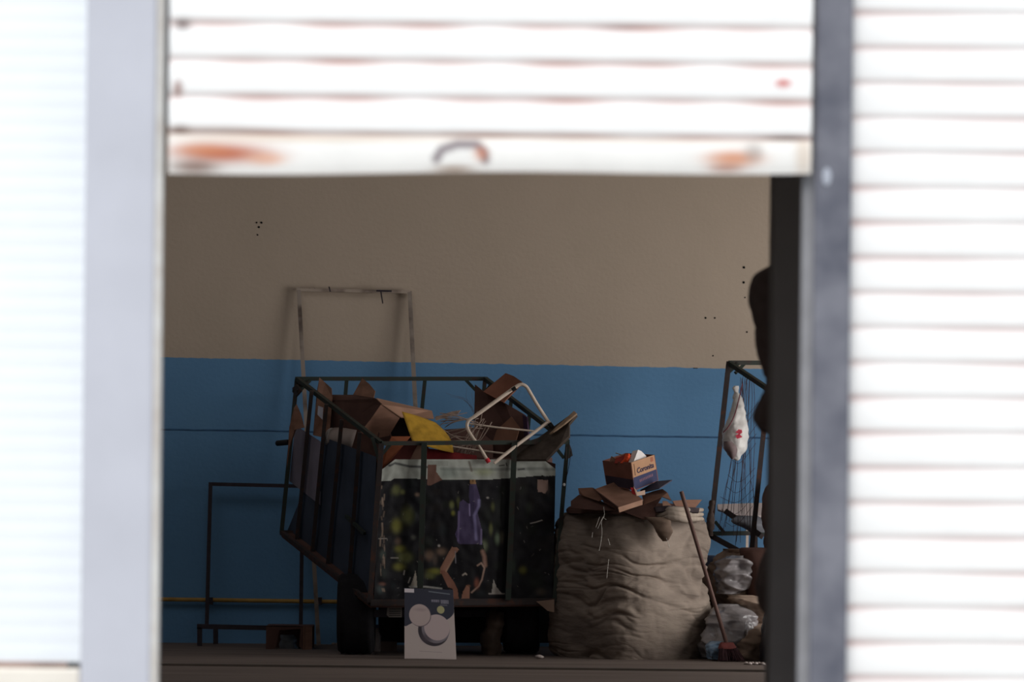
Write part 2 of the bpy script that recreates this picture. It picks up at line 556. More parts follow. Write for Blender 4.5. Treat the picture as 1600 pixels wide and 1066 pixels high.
# --- closed shutter on the left: fine slats, ends above a pale plinth
Dl = 16.22
t = thing('roller_shutter', 'closed white fine-slatted shutter left of the pale column', 'shutter', (FX(0, Dl), -30 + Dl, FZ(1052, Dl)))
pl = 27 / F * Dl
cm = shutter_curtain(FX(136, Dl) - 1.5, FX(136, Dl), FZ(1042, Dl), pl, 42, -30 + Dl, .0012, .08, 2, 10)
part(t, 'slat_curtain', cm, mat('bluish_white_shutter_paint', (.80, .84, .88), .45, var=.04, scale=4))
part(t, 'bottom_bar', MB().box((FX(136, Dl) - 1.5, -30 + Dl - .01, FZ(1053, Dl)), (FX(108, Dl), -30 + Dl + .02, FZ(1042, Dl))), mat('rusty_bar', RGB(165, 140, 130), .7, var=.4, scale=12))
struct('trim_3', MB().box((FX(136, 16.2) - 1.5, -30 + 16.2, 0), (FX(128, 16.2), -30 + 16.55, FZ(1052, 16.2))), mat('plinth_paint', RGB(232, 226, 216), .7, var=.06), bevel=.01)

# --- columns
colm = mat('pale_grey_column_paint', RGB(188, 190, 200), .6, var=.08, scale=3)
mc = MB()
D0 = 16.0
mc.box((FX(128, D0), -30 + D0, 0), (FX(238, D0), yf, 4.9))
o = struct('trim_4', mc, colm, bevel=.012)
mc = MB()   # guide rail on its inner side
mc.box((FX(216, 16.03), -30 + 16.01, 0), (FX(251, 16.03), -30 + 16.05, 4.9))
part(o, 'guide_rail', mc, mat('pale_rail', RGB(205, 205, 203), .5, var=.1, scale=6, col2=RGB(180, 172, 165)), bevel=.006)
colm2 = mat('blue_grey_steel_column_paint', RGB(120, 121, 130), .55, var=.22, scale=5, col2=RGB(86, 88, 99))
mc = MB().box((FX(1268, D0), -30 + D0, 0), (FX(1326, D0), yf, 4.9))
o = struct('trim_5', mc, colm2, bevel=.012)
mc = MB().box((FX(1249, 16.03), -30 + 16.03, 0), (FX(1274, 16.03), -30 + 16.075, 4.9))
part(o, 'guide_rail', mc, mat('grey_rail', RGB(138, 138, 142), .5, var=.25, scale=7), bevel=.006)
part(o, 'paint_chip', MB().slab([P(1292 + 7 * math.cos(k * math.pi / 8), 276 + 14 * math.sin(k * math.pi / 8), 15.995) for k in range(16)], .004), mat('chip_pale', RGB(175, 180, 192), .6))
# dark inner pier behind the right column
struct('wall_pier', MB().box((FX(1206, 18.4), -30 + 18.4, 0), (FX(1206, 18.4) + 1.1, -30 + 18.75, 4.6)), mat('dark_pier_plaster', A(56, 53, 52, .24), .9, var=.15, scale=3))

# ------------------------------------------------------------------ first cart
def DLf(px): return 29.3 - (px - 452) / 135 * 1.3
def DFf(px): return 28.0 + (px - 590) / 290 * .35
def DRf(px): return 29.3 + (px - 462) / 296 * .3
def DSf(px): return 29.6 - (px - 758) / 129 * 1.25
def PL(x, y): return P(x, y, DLf(x))
def PF(x, y, d=0): return P(x, y, DFf(x) + d)
def PR(x, y): return P(x, y, DRf(x))
def PS(x, y): return P(x, y, DSf(x))

cart = thing('waste_cart', 'tall dark green cage cart heaped with cardboard, printed forest banner on its front', 'cart', P(690, 1029, 28.3))
b = .026
def rail(name, a, c, m=cage_green, wd=b):
    return part(cart, name, MB().beam(a, c, wd), m)
RL, RR, FL, FR = P(464, 592, 29.3), P(758, 592, 29.6), P(596, 693, 28.0), P(887, 691, 28.35)
bRL, bFL, bFR, bRR = P(440, 832, 29.3), P(578, 942, 28.0), P(866, 940, 28.35), P(735, 836, 29.6)
rail('rail', RL, RR); rail('rail', RL, FL); rail('rail', FL, FR); rail('rail', RR, FR)
rail('rail', bRL, bFL, cage_brown); rail('rail', bFL, bFR, cage_brown, .04); rail('rail', bRL, bRR, cage_brown); rail('rail', bRR, bFR, cage_brown)
rail('post', RL, bRL); rail('post', RR, bRR); rail('post', FL, bFL, cage_brown, .032); rail('post', FR, bFR)
# left side bars
for (a, c) in [((487, 611), (463, 851)), ((510, 632), (487, 873)), ((534, 656), (511, 893)), ((562, 676), (545, 918))]:
    rail('side_bar', PL(*a), PL(*c), cage_brown, .024)
for (a, c) in [((799, 624), (790, 700)), ((827, 650), (820, 720))]:
    rail('side_bar', PS(*a), PS(*c), cage_green, .024)
# rear bars
for (a, c) in [((542, 592), (520, 834)), ((664, 593), (640, 834))]:
    rail('rear_bar', PR(*a), PR(*c), cage_green, .024)
# front bars stand just before the banner
rail('front_bar', PF(663, 692, -.03), PF(656, 938, -.03), cage_green, .034)
rail('front_bar', PF(804, 692, -.03), PF(794, 938, -.03), cage_green, .034)
# corner braces
for a, c in [(PR(478, 592), PL(459, 612)), (PR(484, 594), PL(466, 612)), (PR(724, 590), PR(746, 613)), (PS(768, 600), PR(756, 616)),
             (PF(864, 694, 0), PF(881, 716, 0)), (PL(582, 684), PF(592, 718)), (PL(541, 807), PL(570, 834)), (PF(612, 692, 0), PF(592, 716, 0))]:
    rail('brace', a, c, cage_green, .02)
part(cart, 'corner_plate', MB().slab([PL(457, 606), PL(463, 601), PL(470, 611), PL(462, 620), PL(457, 613)], .012), cage_brown)
part(cart, 'bracket', MB().slab([PF(890, 694, -.02), PF(893, 702, -.02), PF(895, 712, -.02), PF(884, 720, -.02), PF(884, 700, -.02)], .012), cage_brown)
# cart bed
bed = MB().slab([bRL, bFL, bFR, bRR], .03, Vector((0, 0, 1)))
part(cart, 'bed', bed, card_dark)
part(cart, 'under_cart_shade', MB().slab([(P(592, 900, 28.9).x, -1.0, .05), (P(862, 900, 29.1).x, -.72, .05), (P(862, 900, 29.1).x, -.72, .60), (P(592, 900, 28.9).x, -1.0, .60)], .015), mat('shade_black', A(20, 18, 20), .9))  # added dark sheet imitating the shade under the cart
# side liners, just inside the bars
def PLi(x, y): return P(x, y, DLf(x) + .05)
lg = MB().grid(lambda u, v: PLi(461 + 40 * u - 9 * v * (1 - u), (664 + 26 * u) + (88 + 12 * u) * v) + Vector((0, .012 * math.sin(u * 14), 0)), 24, 16)
part(cart, 'grey_liner', lg, mat('grey_liner_sheet', A(84, 80, 90, .4), .6, var=.25, scale=5), 'grey plastic sheet lining the left side')
lb = MB()
def blu(u, v):
    xt = 508 + 80 * u; yt = 684 + 30 * u
    xb = 448 + 132 * u; yb = 832 + 106 * u
    x = xt + (xb - xt) * v; y = yt + (yb - yt) * v
    return P(x, y, DLf(x) + .07 + .01 * math.sin(u * 17 + v * 4))
lb.grid(blu, 30, 20)
part(cart, 'blue_liner', lb, mat('shaded_blue_sheet', A(46, 52, 64, .5), .6, var=.35, scale=4), 'blue sheet lining the left side, shade put into its dark colour')  # navy tone imitates shade over the lower left panel
# right side liner
lr = MB().grid(lambda u, v: P(750 + 118 * u - 10 * v, 690 + 35 * u + (150 + 60 * u) * v, DSf(758 + 120 * u) - .03), 10, 6)
part(cart, 'side_board', lr, card_dark)
# banner
BX0, BX1, BY0, BY1 = 586, 870, 715, 942
nbu, nbv = 284, 227
def banner(u, v):
    px = BX0 + (BX1 - BX0) * u
    top = 718 + (0 if px > 610 else (610 - px) * .75) + (0 if px < 850 else (px - 850) * .75)
    bot = 941 - 2 * u
    left = 594 - 10 * v; right = 868 - 4 * v
    x = left + (right - left) * u
    y = top + (bot - top) * v
    return P(x, y, DFf(x) + .012 + .02 * math.sin(math.pi * v) * math.sin(u * 8) + .006 * noise.noise(Vector((u * 22, v * 15, 0))))
bo = part(cart, 'banner', MB().grid(banner, nbu, nbv), mat('printed_vinyl', (1, 1, 1), .55, var=.12, scale=20, attr=True, bump=.004, bscale=14), 'printed forest banner with an upside-down figure in purple trousers')
def banner_cols():
    U, V = np.meshgrid(np.linspace(0, 1, nbu + 1), np.linspace(0, 1, nbv + 1))
    X = (594 - 10 * V) + ((868 - 4 * V) - (594 - 10 * V)) * U
    TOP = 718 + np.where(X > 610, 0, (610 - X) * .75) + np.where(X < 850, 0, (X - 850) * .75)
    Y = TOP + (941 - 2 * U - TOP) * V
    K = .60
    def a(r, g, b_): return A(r, g, b_, K)
    ops = []
    rnd = random.Random(3)
    for i in range(70):
        ops.append(('blob', rnd.uniform(600, 866), rnd.uniform(755, 930), rnd.uniform(3, 12), rnd.uniform(5, 16), rnd.choice([a(26, 29, 25), a(29, 26, 25), a(18, 18, 23), a(24, 28, 30)]), .7))
    ol, yg, pk = a(84, 86, 52), a(98, 96, 44), a(96, 78, 66)
    for x, y, rx, ry, c, s in [(619, 766, 7, 8, ol, .8), (629, 769, 4, 4, ol, .9), (637, 806, 9, 13, ol, .9), (620, 822, 8, 11, yg, .9), (652, 773, 4, 3, pk, .8),
                               (706, 789, 4, 6, ol, .9), (708, 802, 3, 4, yg, .8), (625, 858, 8, 6, yg, .9), (633, 871, 11, 9, ol, 1), (624, 886, 9, 6, yg, .9), (622, 846, 5, 6, pk, .6),
                               (646, 840, 4, 4, a(70, 70, 64), .8), (690, 862, 8, 6, pk, .8), (671, 868, 7, 8, pk, .8), (680, 875, 4, 8, a(76, 66, 60), .8), (679, 893, 11, 5, yg, .9), (672, 900, 8, 5, ol, .8),
                               (598, 867, 5, 8, a(56, 64, 60), .8), (597, 913, 5, 3, a(110, 76, 66), .8), (594, 921, 6, 7, a(64, 72, 72), .8), (600, 895, 6, 10, a(46, 50, 48), .7),
                               (767, 827, 3, 9, ol, .9), (777, 842, 4, 9, a(84, 96, 78), .9), (784, 840, 4, 9, a(66, 62, 52), .8), (770, 792, 3, 7, ol, .6), (817, 891, 6, 6, yg, .6), (802, 884, 4, 12, a(44, 52, 44), .8),
                               (756, 853, 6, 9, a(92, 98, 78), .9), (748, 870, 5, 12, a(60, 72, 58), .7), (716, 785, 3, 8, ol, .5), (826, 795, 5, 8, a(44, 50, 40), .6), (845, 925, 8, 6, a(60, 52, 44), .7)]:
        ops.append(('blob', x, y, rx, ry, c, s))
    # upside-down figure
    pur = a(58, 50, 74)
    ops += [('poly', [(733, 737), (741, 737), (744, 758), (735, 760)], a(112, 84, 56), 1), ('line', [(738, 738), (739, 752)], 1.5, a(60, 40, 26), .8),
            ('poly', [(716, 848), (754, 848), (762, 880), (748, 925), (722, 925), (706, 900), (712, 870)], a(20, 19, 22), .95),
            ('poly', [(734, 757), (744, 757), (750, 776), (748, 791), (746, 801), (753, 828), (752, 851), (716, 850), (711, 835), (717, 818), (718, 785), (724, 781), (733, 788)], pur, 1),
            ('poly', [(733, 760), (740, 760), (741, 800), (738, 830), (733, 806)], a(46, 40, 62), .8),
            ('line', [(733.5, 788), (734, 806)], 1.1, a(116, 106, 140), .9), ('line', [(748.5, 782), (748, 791), (741, 806), (743, 825), (744, 843)], 2.6, a(104, 98, 132), .8),
            ('line', [(752, 828), (752, 850)], 1.6, a(110, 100, 130), .8), ('line', [(717, 800), (716, 845)], 1.8, a(96, 84, 118), .7),
            ('poly', [(703, 860), (706, 855), (713, 855), (717, 859), (710, 868), (697, 892), (700, 897), (688, 897), (688, 888)], a(116, 84, 70), 1),
            ('poly', [(688, 892), (697, 892), (709, 909), (715, 922), (717, 937), (709, 937), (707, 920), (700, 918)], a(104, 70, 58), 1),
            ('line', [(711, 868), (697, 893)], 1.2, a(150, 120, 100), .7), ('line', [(711.5, 862), (712, 880)], .8, a(120, 118, 124), .8),
            ('poly', [(721, 936), (723, 925), (729, 915), (734, 918), (734, 936)], a(116, 82, 68), 1),
            ('line', [(754, 862), (757, 870), (758, 884)], 3.6, a(126, 98, 86), .95), ('line', [(746, 884), (752, 880), (757, 888), (753, 906), (748, 916), (737, 926)], 1.5, a(136, 112, 100), .95),
            ('blob', 745, 912, 4, 8, a(110, 66, 54), .85), ('blob', 732, 916, 3, 2, a(130, 90, 70), .6), ('line', [(723, 899), (727, 896), (729, 898)], 1.3, a(150, 140, 130), .9)]
    # scratches and torn white bits
    wh = a(150, 144, 138)
    ops += [('line', [(829, 818), (838, 816), (847, 813)], 1, wh, .8), ('blob', 762, 778, 2, 1.5, wh, .8), ('blob', 686, 853, 2, 2, wh, .9),
            ('poly', [(768, 927), (771, 905), (776, 918), (785, 928)], wh, .7), ('line', [(764, 928), (788, 928)], 1.1, wh, .8),
            ('poly', [(640, 920), (647, 900), (649, 892), (651, 902), (652, 918)], a(126, 118, 108), 1), ('line', [(632, 892), (631, 898)], 1.2, wh, .8), ('line', [(641, 903), (638, 911)], 1, wh, .7),
            ('line', [(640, 917), (665, 917), (690, 920)], 1.6, a(130, 128, 124), .9), ('line', [(611, 872), (622, 872)], 1, wh, .5), ('line', [(592, 841), (604, 841)], .8, wh, .6)]
    for i in range(26):
        y0 = rnd.uniform(750, 930); x0 = 597 + rnd.uniform(-3, 4)
        ops.append(('line', [(x0, y0), (x0 + rnd.uniform(-1.5, 1.5), y0 + rnd.uniform(3, 14))], rnd.uniform(.6, 1.6), a(112, 96, 84), rnd.uniform(.3, .9)))
    for i in range(40):
        x0, y0 = rnd.uniform(600, 866), rnd.uniform(755, 932)
        ops.append(('line', [(x0, y0), (x0 + rnd.uniform(-3, 3), y0 + rnd.uniform(-4, 4))], .5, wh, rnd.uniform(.1, .5)))
    # pale hem along the top
    gw = a(132, 134, 128)
    ops += [('poly', [(580, 700), (880, 700), (880, 741), (850, 743), (800, 747), (760, 750), (700, 750), (640, 748), (580, 747)], gw, 1),
            ('line', [(608, 722), (640, 729), (668, 730)], 2.2, a(50, 50, 52), .9), ('line', [(690, 733), (760, 734), (866, 732)], 2.8, a(74, 78, 76), .55),
            ('line', [(780, 728), (788, 727)], 1, a(20, 20, 20), .9), ('line', [(810, 734), (819, 733)], 1.5, a(30, 28, 30), .9), ('line', [(791, 724), (792, 728)], 1, a(20, 20, 20), .9),
            ('blob', 756, 738, 16, 6, a(120, 124, 96), .7), ('blob', 700, 740, 20, 8, a(96, 106, 100), .6), ('poly', [(700, 720), (668, 720), (668, 728), (700, 728)], a(110, 112, 106), .5),
            ('poly', [(668, 726), (682, 726), (682, 738), (691, 750), (672, 759), (667, 758)], a(86, 62, 54), 1), ('line', [(733, 722), (737, 736)], 2.0, a(60, 40, 30), .6)]
    # dirt and pale sticker
    ops += [('poly', [(840, 750), (856, 749), (856, 764), (852, 770), (840, 769)], a(128, 106, 98), 1), ('blob', 856, 762, 3, 8, a(70, 60, 56), .5)]
    return ops_canvas(X, Y, a(22, 21, 24), ops)
paint(bo, banner_cols)
# wheels: car tyres on an axle under the cart
for px, dw in ((557, 28.4), (815, 28.78)):
    c = P(px, 962, dw); c.z = .25
    wf = MB()
    R = .25; W = .115
    prof = [(.14, -W * .8), (.2, -W), (.23, -W * .96), (.245, -W * .8)]
    for i in range(9):
        x = -W * .8 + W * 1.6 * i / 8
        prof.append((R - (.006 if i % 2 else 0) - .004 * (abs(x) / W) ** 4, x))
    prof += [(.245, W * .8), (.23, W * .96), (.2, W), (.14, W * .8)]
    wf.lathe(prof, c, (1, 0, 0), 48)
    wh_ = part(cart, 'wheel', wf, rubber)
    hb = MB().lathe([(.0, -.05), (.05, -.06), (.05, -.04), (.13, -.03), (.145, -.08), (.145, .08), (.13, .03), (.05, .05), (0, .06)], c, (1, 0, 0), 32)
    part(wh_, 'rim', hb, dark_steel)
ax = P(557, 962, 28.4); bx = P(815, 962, 28.78)
part(cart, 'axle', MB().beam((ax.x, ax.y, .25), (bx.x, bx.y, .25), .045), dark_steel)
for px in (600, 780):
    q = P(px, 962, 28.4 + .38 * (px - 557) / 258)
    part(cart, 'axle_strut', MB().beam((q.x, q.y, .25), (q.x, q.y, .60), .04), dark_steel)
part(cart, 'torn_flap', MB().slab([PF(838, 940, -.03), PF(866, 937, -.03), PF(866, 957, -.03), PF(856, 955, -.03)], .003), mat('torn_plastic', A(92, 76, 66), .5))
part(cart, 'hanging_wire', MB().tube([PF(888, 694, .02), PF(880, 712, .04), PF(886, 735, .02), PF(882, 752, .0)], .0022, 5, 2), black_plastic)
part(cart, 'hanging_wire', MB().tube([PF(892, 705, -.02), PF(889, 730, -.02), PF(883, 754, -.03)], .0022, 5, 2), black_plastic)
part(cart, 'glass_bead', MB().lathe([(0, -.01), (.006, -.008), (.009, 0), (.006, .008), (0, .01)], PF(881.5, 757.5, -.05), (0, 0, 1), 12), mat('white_bead', (.9, .9, .88), .05), 'small shiny white bead on the wire')
part(cart, 'tie', MB().slab([PL(530, 914), PL(533, 918), PL(532, 936), PL(529, 930)], .003), white_tube)
part(cart, 'handle_stub', MB().tube([PL(441, 693) + Vector((-.03, -.02, 0)), PL(452, 691)], .018, 10), black_plastic)

# ---- load of the cart
def sheet(name, pts, th, m, label, cat='cardboard', group='loose cardboard in the waste cart'):
    return solo(name, MB().slab([P(*p) for p in pts], th), m, label, cat, group)
# big open box
t = thing('cardboard_box', 'large open brown cardboard box tipped on its side in the cart with two raised flaps', 'box', P(590, 690, 28.9))
part(t, 'end_wall', MB().slab([P(514, 626, 29.15), P(588, 623, 28.75), P(600, 634, 28.7), P(612, 688, 28.7), P(560, 700, 28.85), P(515, 690, 29.1)], .006), card_dark)  # darker card paints in the shade inside the box
part(t, 'rim_panel', MB().slab([P(516, 617, 29.2), P(553, 617, 29.1), P(586, 622, 28.9), P(586, 627, 28.86), P(516, 631, 29.12)], .006), card_dark)
part(t, 'flap', MB().slab([P(499, 590, 29.1), P(508, 598, 29.1), P(518, 607, 29.08), P(519, 622, 29.08), P(514, 686, 28.95), P(489, 680, 29.05), P(495, 612, 29.12)], .005), cardboard)
part(t, 'flap', MB().slab([P(551, 618, 29.15), P(566, 591, 29.2), P(577, 600, 29.1), P(586, 611, 29.0), P(583, 625, 28.95), P(564, 628, 29.0)], .005), cardboard)
part(t, 'side_panel', MB().slab([P(597, 630, 28.42), P(626, 651, 28.5), P(608, 681, 28.46), P(589, 685, 28.4), P(563, 676, 28.32), P(580, 655, 28.36)], .005), cardboard)
part(t, 'top_panel', MB().slab([P(588, 622, 28.7), P(675, 642, 28.75), P(678, 654, 28.6), P(627, 652, 28.49), P(597, 631, 28.41)], .005), card_pale)  # paler card imitates light falling on this face
part(t, 'opening_shade', MB().slab([P(600, 636, 28.8), P(640, 655, 28.75), P(645, 692, 28.75), P(585, 692, 28.8)], .005), mat('box_shade_black', A(24, 18, 20), .9))  # black panel imitates the shade in the box opening
part(t, 'label_sticker', MB().slab([P(497, 634, 28.98), P(505, 637, 28.98), P(504, 656, 28.95), P(496, 648, 28.97)], .001), mat('sticker', A(104, 104, 112), .5), 'pale grey sticker')
sheet('cardboard_piece', [(459, 638, 29.0), (463, 632, 29.0), (470, 648, 29.0), (475, 668, 28.98), (460, 672, 29.0), (452, 700, 29.05), (448, 730, 29.1), (452, 668, 29.05)], .005, cardboard, 'narrow cardboard strip against the cart’s rear left post', 'cardboard')
# yellow sheet, gently curved
def yel(u, v):
    xt = 628 + 52 * u; yt = 644 + 12 * u + 5 * u * u
    xb = 644 + 64 * u; yb = 690 + 24 * u - 6 * u * u
    x = xt + (xb - xt) * v + 8 * math.sin(math.pi * v) * u; y = yt + (yb - yt) * v
    return P(x, y, 28.32 - .12 * v + .10 * u * u)
g = MB().grid(yel, 16, 12)
o = solo('yellow_sheet', g, mat('yellow_plastic', A(140, 108, 38, .45), .6, var=.55, scale=11, lo=.45, hi=.75), 'curved dirty yellow plastic sheet leaning on the open box in the cart', 'sheet')
sol = o.modifiers.new('t', 'SOLIDIFY'); sol.thickness = .004
sheet('cardboard_piece', [(612, 682, 28.15), (642, 682, 28.2), (630, 696, 28.16), (612, 718, 28.13), (597, 733, 28.12), (589, 722, 28.14)], .005, card_orange, 'reddish brown cardboard piece at the cart’s front left corner')
sheet('cardboard_piece', [(612, 688, 28.35), (668, 688, 28.35), (672, 720, 28.3), (606, 722, 28.3)], .005, mat('dark_red_card', A(50, 22, 20), .8, var=.4), 'dark red cardboard piece behind the pale banner hem')
sheet('cardboard_piece', [(655, 692, 28.22), (663, 700, 28.2), (664, 720, 28.17), (640, 720, 28.2), (648, 703, 28.22)], .005, mat('dull_card', A(72, 54, 46), .85), 'small dull brown cardboard scrap beside the left front bar')
sheet('cardboard_piece', [(664, 700, 28.3), (705, 706, 28.32), (745, 712, 28.35), (745, 722, 28.3), (664, 722, 28.26)], .02, mat('red_card', A(74, 20, 22), .7, var=.4), 'dark red carton edge below the yellow sheet')
for bx_ in [('cardboard_box', 'dark brown cardboard box lying in the middle of the cart load', [(684, 672), (742, 668), (770, 690), (770, 722), (684, 722)], 28.75, card_dark)]:
    solo(bx_[0], MB().slab([P(x, y, bx_[3]) for x, y in bx_[2]], .35), bx_[4], bx_[1], 'box')
# fill beneath the load
solo('cardboard_pile', MB().slab([P(500, 700, 29.0), P(590, 716, 28.6), P(850, 716, 28.7), P(850, 900, 28.7), P(600, 900, 28.6), P(510, 830, 29.0)], .3), card_dark, 'dark mass of flattened cardboard filling the cart behind its banner', 'cardboard')
sheet('cardboard_piece', [(560, 664, 28.6), (575, 660, 28.5), (592, 676, 28.4), (590, 722, 28.35), (548, 706, 28.6)], .005, card_dark, 'brown cardboard piece wedged between the tub and the front left post')
# tub on its side
t = thing('plastic_tub', 'dirty whitish tub lying behind the cart’s left bars', 'tub', P(537, 703, 28.9))
tb = MB()
c0, c1 = P(517, 684, 28.85), P(560, 690, 28.75)
d = (c1 - c0).normalized(); Ln = (c1 - c0).length
tb.lathe([(0, 0), (.05, .004), (.066, .02), (.07, .05), (.072, Ln * .5), (.07, Ln - .02), (.06, Ln), (0, Ln)], c0, d, 28)
part(t, 'body', tb, mat('dirty_white_plastic', A(108, 98, 94, .4), .55, var=.3, scale=8))
part(t, 'lid', MB().lathe([(0, -.012), (.058, -.01), (.062, 0), (.062, .018), (0, .018)], c0, d, 28), mat('lid_white', A(130, 126, 124, .45), .5))
# brown box at the right
t = thing('cardboard_box', 'tall dark brown box standing open behind the white tubular frame', 'box', P(785, 700, 29.0))
part(t, 'front_wall', MB().slab([P(742, 601, 29.05), P(758, 614, 29.0), P(789, 630, 28.9), P(821, 649, 28.85), P(825, 722, 28.8), P(742, 722, 28.95), P(741, 650, 29.0)], .01), card_dark)
part(t, 'flap', MB().slab([P(755, 612, 28.95), P(790, 583, 29.05), P(803, 588, 28.98), P(816, 597, 28.9), P(814, 601, 28.9), P(787, 629, 28.85), P(779, 626, 28.88)], .006), mat('brown_card_flap', A(78, 50, 40), .85, var=.25))
part(t, 'loose_panel', MB().slab([P(799, 651, 28.82), P(812, 668, 28.78), P(806, 690, 28.76), P(770, 690, 28.82), P(776, 672, 28.84)], .005), mat('mid_brown_card', A(72, 50, 40), .85))
part(t, 'side_wall', MB().slab([P(816, 648, 28.86), P(823, 652, 28.80), P(826, 690, 28.78), P(818, 690, 28.84)], .01), mat('brown_purple', A(44, 32, 46), .8))
# white tubular frame
t = thing('tubular_frame', 'white tubular metal stool frame sticking up out of the cart', 'frame', P(790, 720, 28.3))
r = .0115
part(t, 'leg', MB().tube([P(740, 652, 28.25), P(772, 629, 28.27), P(804, 606, 28.3)], r, 12), white_tube)
part(t, 'leg', MB().tube([P(803, 607, 28.3), P(813, 600, 28.3), P(822, 603, 28.3), P(828, 613, 28.3), P(840, 634, 28.3), P(862, 667, 28.3)], r * .95, 12, 2), white_tube)
part(t, 'leg', MB().tube([P(742, 651, 28.25), P(731, 657, 28.25), P(729, 668, 28.25), P(737, 682, 28.22), P(750, 700, 28.2), P(763, 722, 28.18)], r * .9, 12, 2), white_tube)
part(t, 'leg', MB().tube([P(772, 724, 28.18), P(806, 697, 28.22), P(856, 660, 28.3)], r * .9, 12), white_tube)
part(t, 'crossbar', MB().tube([P(732, 662, 28.5), P(775, 668, 28.5), P(835, 674, 28.5)], r * .55, 10), white_tube)
part(t, 'crossbar', MB().tube([P(700, 697, 28.4), P(745, 704, 28.4), P(790, 709, 28.4)], r * .55, 10), white_tube)
for x, y in ((740, 653), (803, 608)):
    part(t, 'collar', MB().tube([P(x - 3, y + 2, 28.27), P(x + 3, y - 2, 28.27)], r * 1.15, 12), black_plastic)
part(t, 'end_cap', MB().tube([P(858.5, 662, 28.295), P(863, 668, 28.29)], r * 1.25, 12), black_plastic)
part(t, 'end_cap', MB().tube([P(760.5, 717, 28.17), P(764, 723, 28.17)], r * 1.2, 12), mat('red_plastic', A(120, 30, 36), .5), 'red end cap')
# broken board
t = thing('broken_board', 'dark splintered board jutting out over the cart’s right rim', 'board', P(850, 718, 28.3))
bd = MB().slab([P(898, 643, 28.3), P(901, 648, 28.28), P(889, 662, 28.25), P(889, 681, 28.22), P(875, 695, 28.2), P(853, 718, 28.2), P(800, 718, 28.25), P(790, 705, 28.3), P(815, 693, 28.3), P(841, 684, 28.32), P(861, 672, 28.34)], .02)
part(t, 'board', bd, mat('dark_board', A(44, 38, 34), .85, var=.45, scale=14, bump=.004, bscale=30))
part(t, 'splintered_edge', MB().slab([P(897, 642, 28.26), P(901, 646, 28.25), P(882, 662, 28.23), P(864, 675, 28.24), P(858, 678, 28.26), P(866, 670, 28.28)], .01), mat('edge_wood', A(96, 80, 66), .8, var=.4, scale=20), 'pale torn edge')
# strapping tangle
st = MB()
rs = random.Random(11)
for i in range(34):
    x0 = rs.uniform(676, 700); y0 = rs.uniform(640, 712)
    x1 = x0 + rs.uniform(30, 70); y1 = y0 + rs.uniform(-22, 24)
    if i % 3 == 0:
        x0, x1 = rs.uniform(712, 740), rs.uniform(735, 772); y0, y1 = 718 - rs.uniform(0, 12), rs.uniform(640, 668)
    D1 = rs.uniform(28.42, 28.6)
    y1 = max(y1, 634)
    xm, ym = (x0 + x1) / 2 + rs.uniform(-6, 6), (y0 + y1) / 2 + rs.uniform(-6, 6)
    st.tube([P(x0, y0, D1), P(xm, ym, D1 - .04), P(x1, y1, D1)], rs.choice([.0018, .0025, .0034]), 5, 2)
st.slab([P(679, 652, 28.45), P(706, 643, 28.45), P(720, 641, 28.45), P(716, 646, 28.42), P(700, 651, 28.42), P(681, 657, 28.42)], .003)
solo('strapping_tangle', st, mat('pale_strapping', A(104, 90, 82), .6, var=.4, scale=30), 'tangle of thin pale packing straps beside the yellow sheet', 'straps')
# thin haywires rising near the rear right post
wires = MB()
for i in range(6):
    wires.tube([P(745 + rs.uniform(-3, 3), 652, 29.2), P(735 + rs.uniform(-8, 8), 625, 29.2), P(700 + rs.uniform(-15, 40), 604 + rs.uniform(0, 20), 29.2)], .0008, 4, 2)
solo('thin_wires', wires, mat('dull_wire', A(60, 60, 66), .5), 'fine loose wires curling above the load near the rear rail', 'wire')

# ------------------------------------------------------------------ printed white box
t = thing('lamp_box', 'upright white and navy printed carton on the floor before the cart', 'box', P(672, 1032, 27.7))
nb1, nb2 = 160, 220
zf = 0.003
def bxp(u, v, d=0):
    x = (632 + 0 * v) + ((708 + 5 * v) - 632) * u
    y = (919 + 3 * u) + ((1029 + 2.5 * u) - (919 + 3 * u)) * v
    p = P(x, y, 27.7 + d + .05 * (1 - v) + .04 * u)
    if v == 1: p.z = zf
    return p
bm_ = MB()
bm_.add([bxp(0, 0, .004), bxp(1, 0, .004), bxp(1, 1, .004), bxp(0, 1, .004), bxp(0, 0, .14), bxp(1, 0, .14), bxp(1, 1, .14), bxp(0, 1, .14)],
        [(0, 1, 2, 3), (4, 7, 6, 5), (0, 4, 5, 1), (3, 2, 6, 7), (0, 3, 7, 4), (1, 5, 6, 2)])
part(t, 'carton', bm_, mat('carton_white', A(150, 138, 134, .45), .55, var=.06))
pf = part(t, 'printed_front', MB().grid(bxp, nb1, nb2, False), mat('printed_carton', (1, 1, 1), .4, var=.05, scale=6, attr=True))
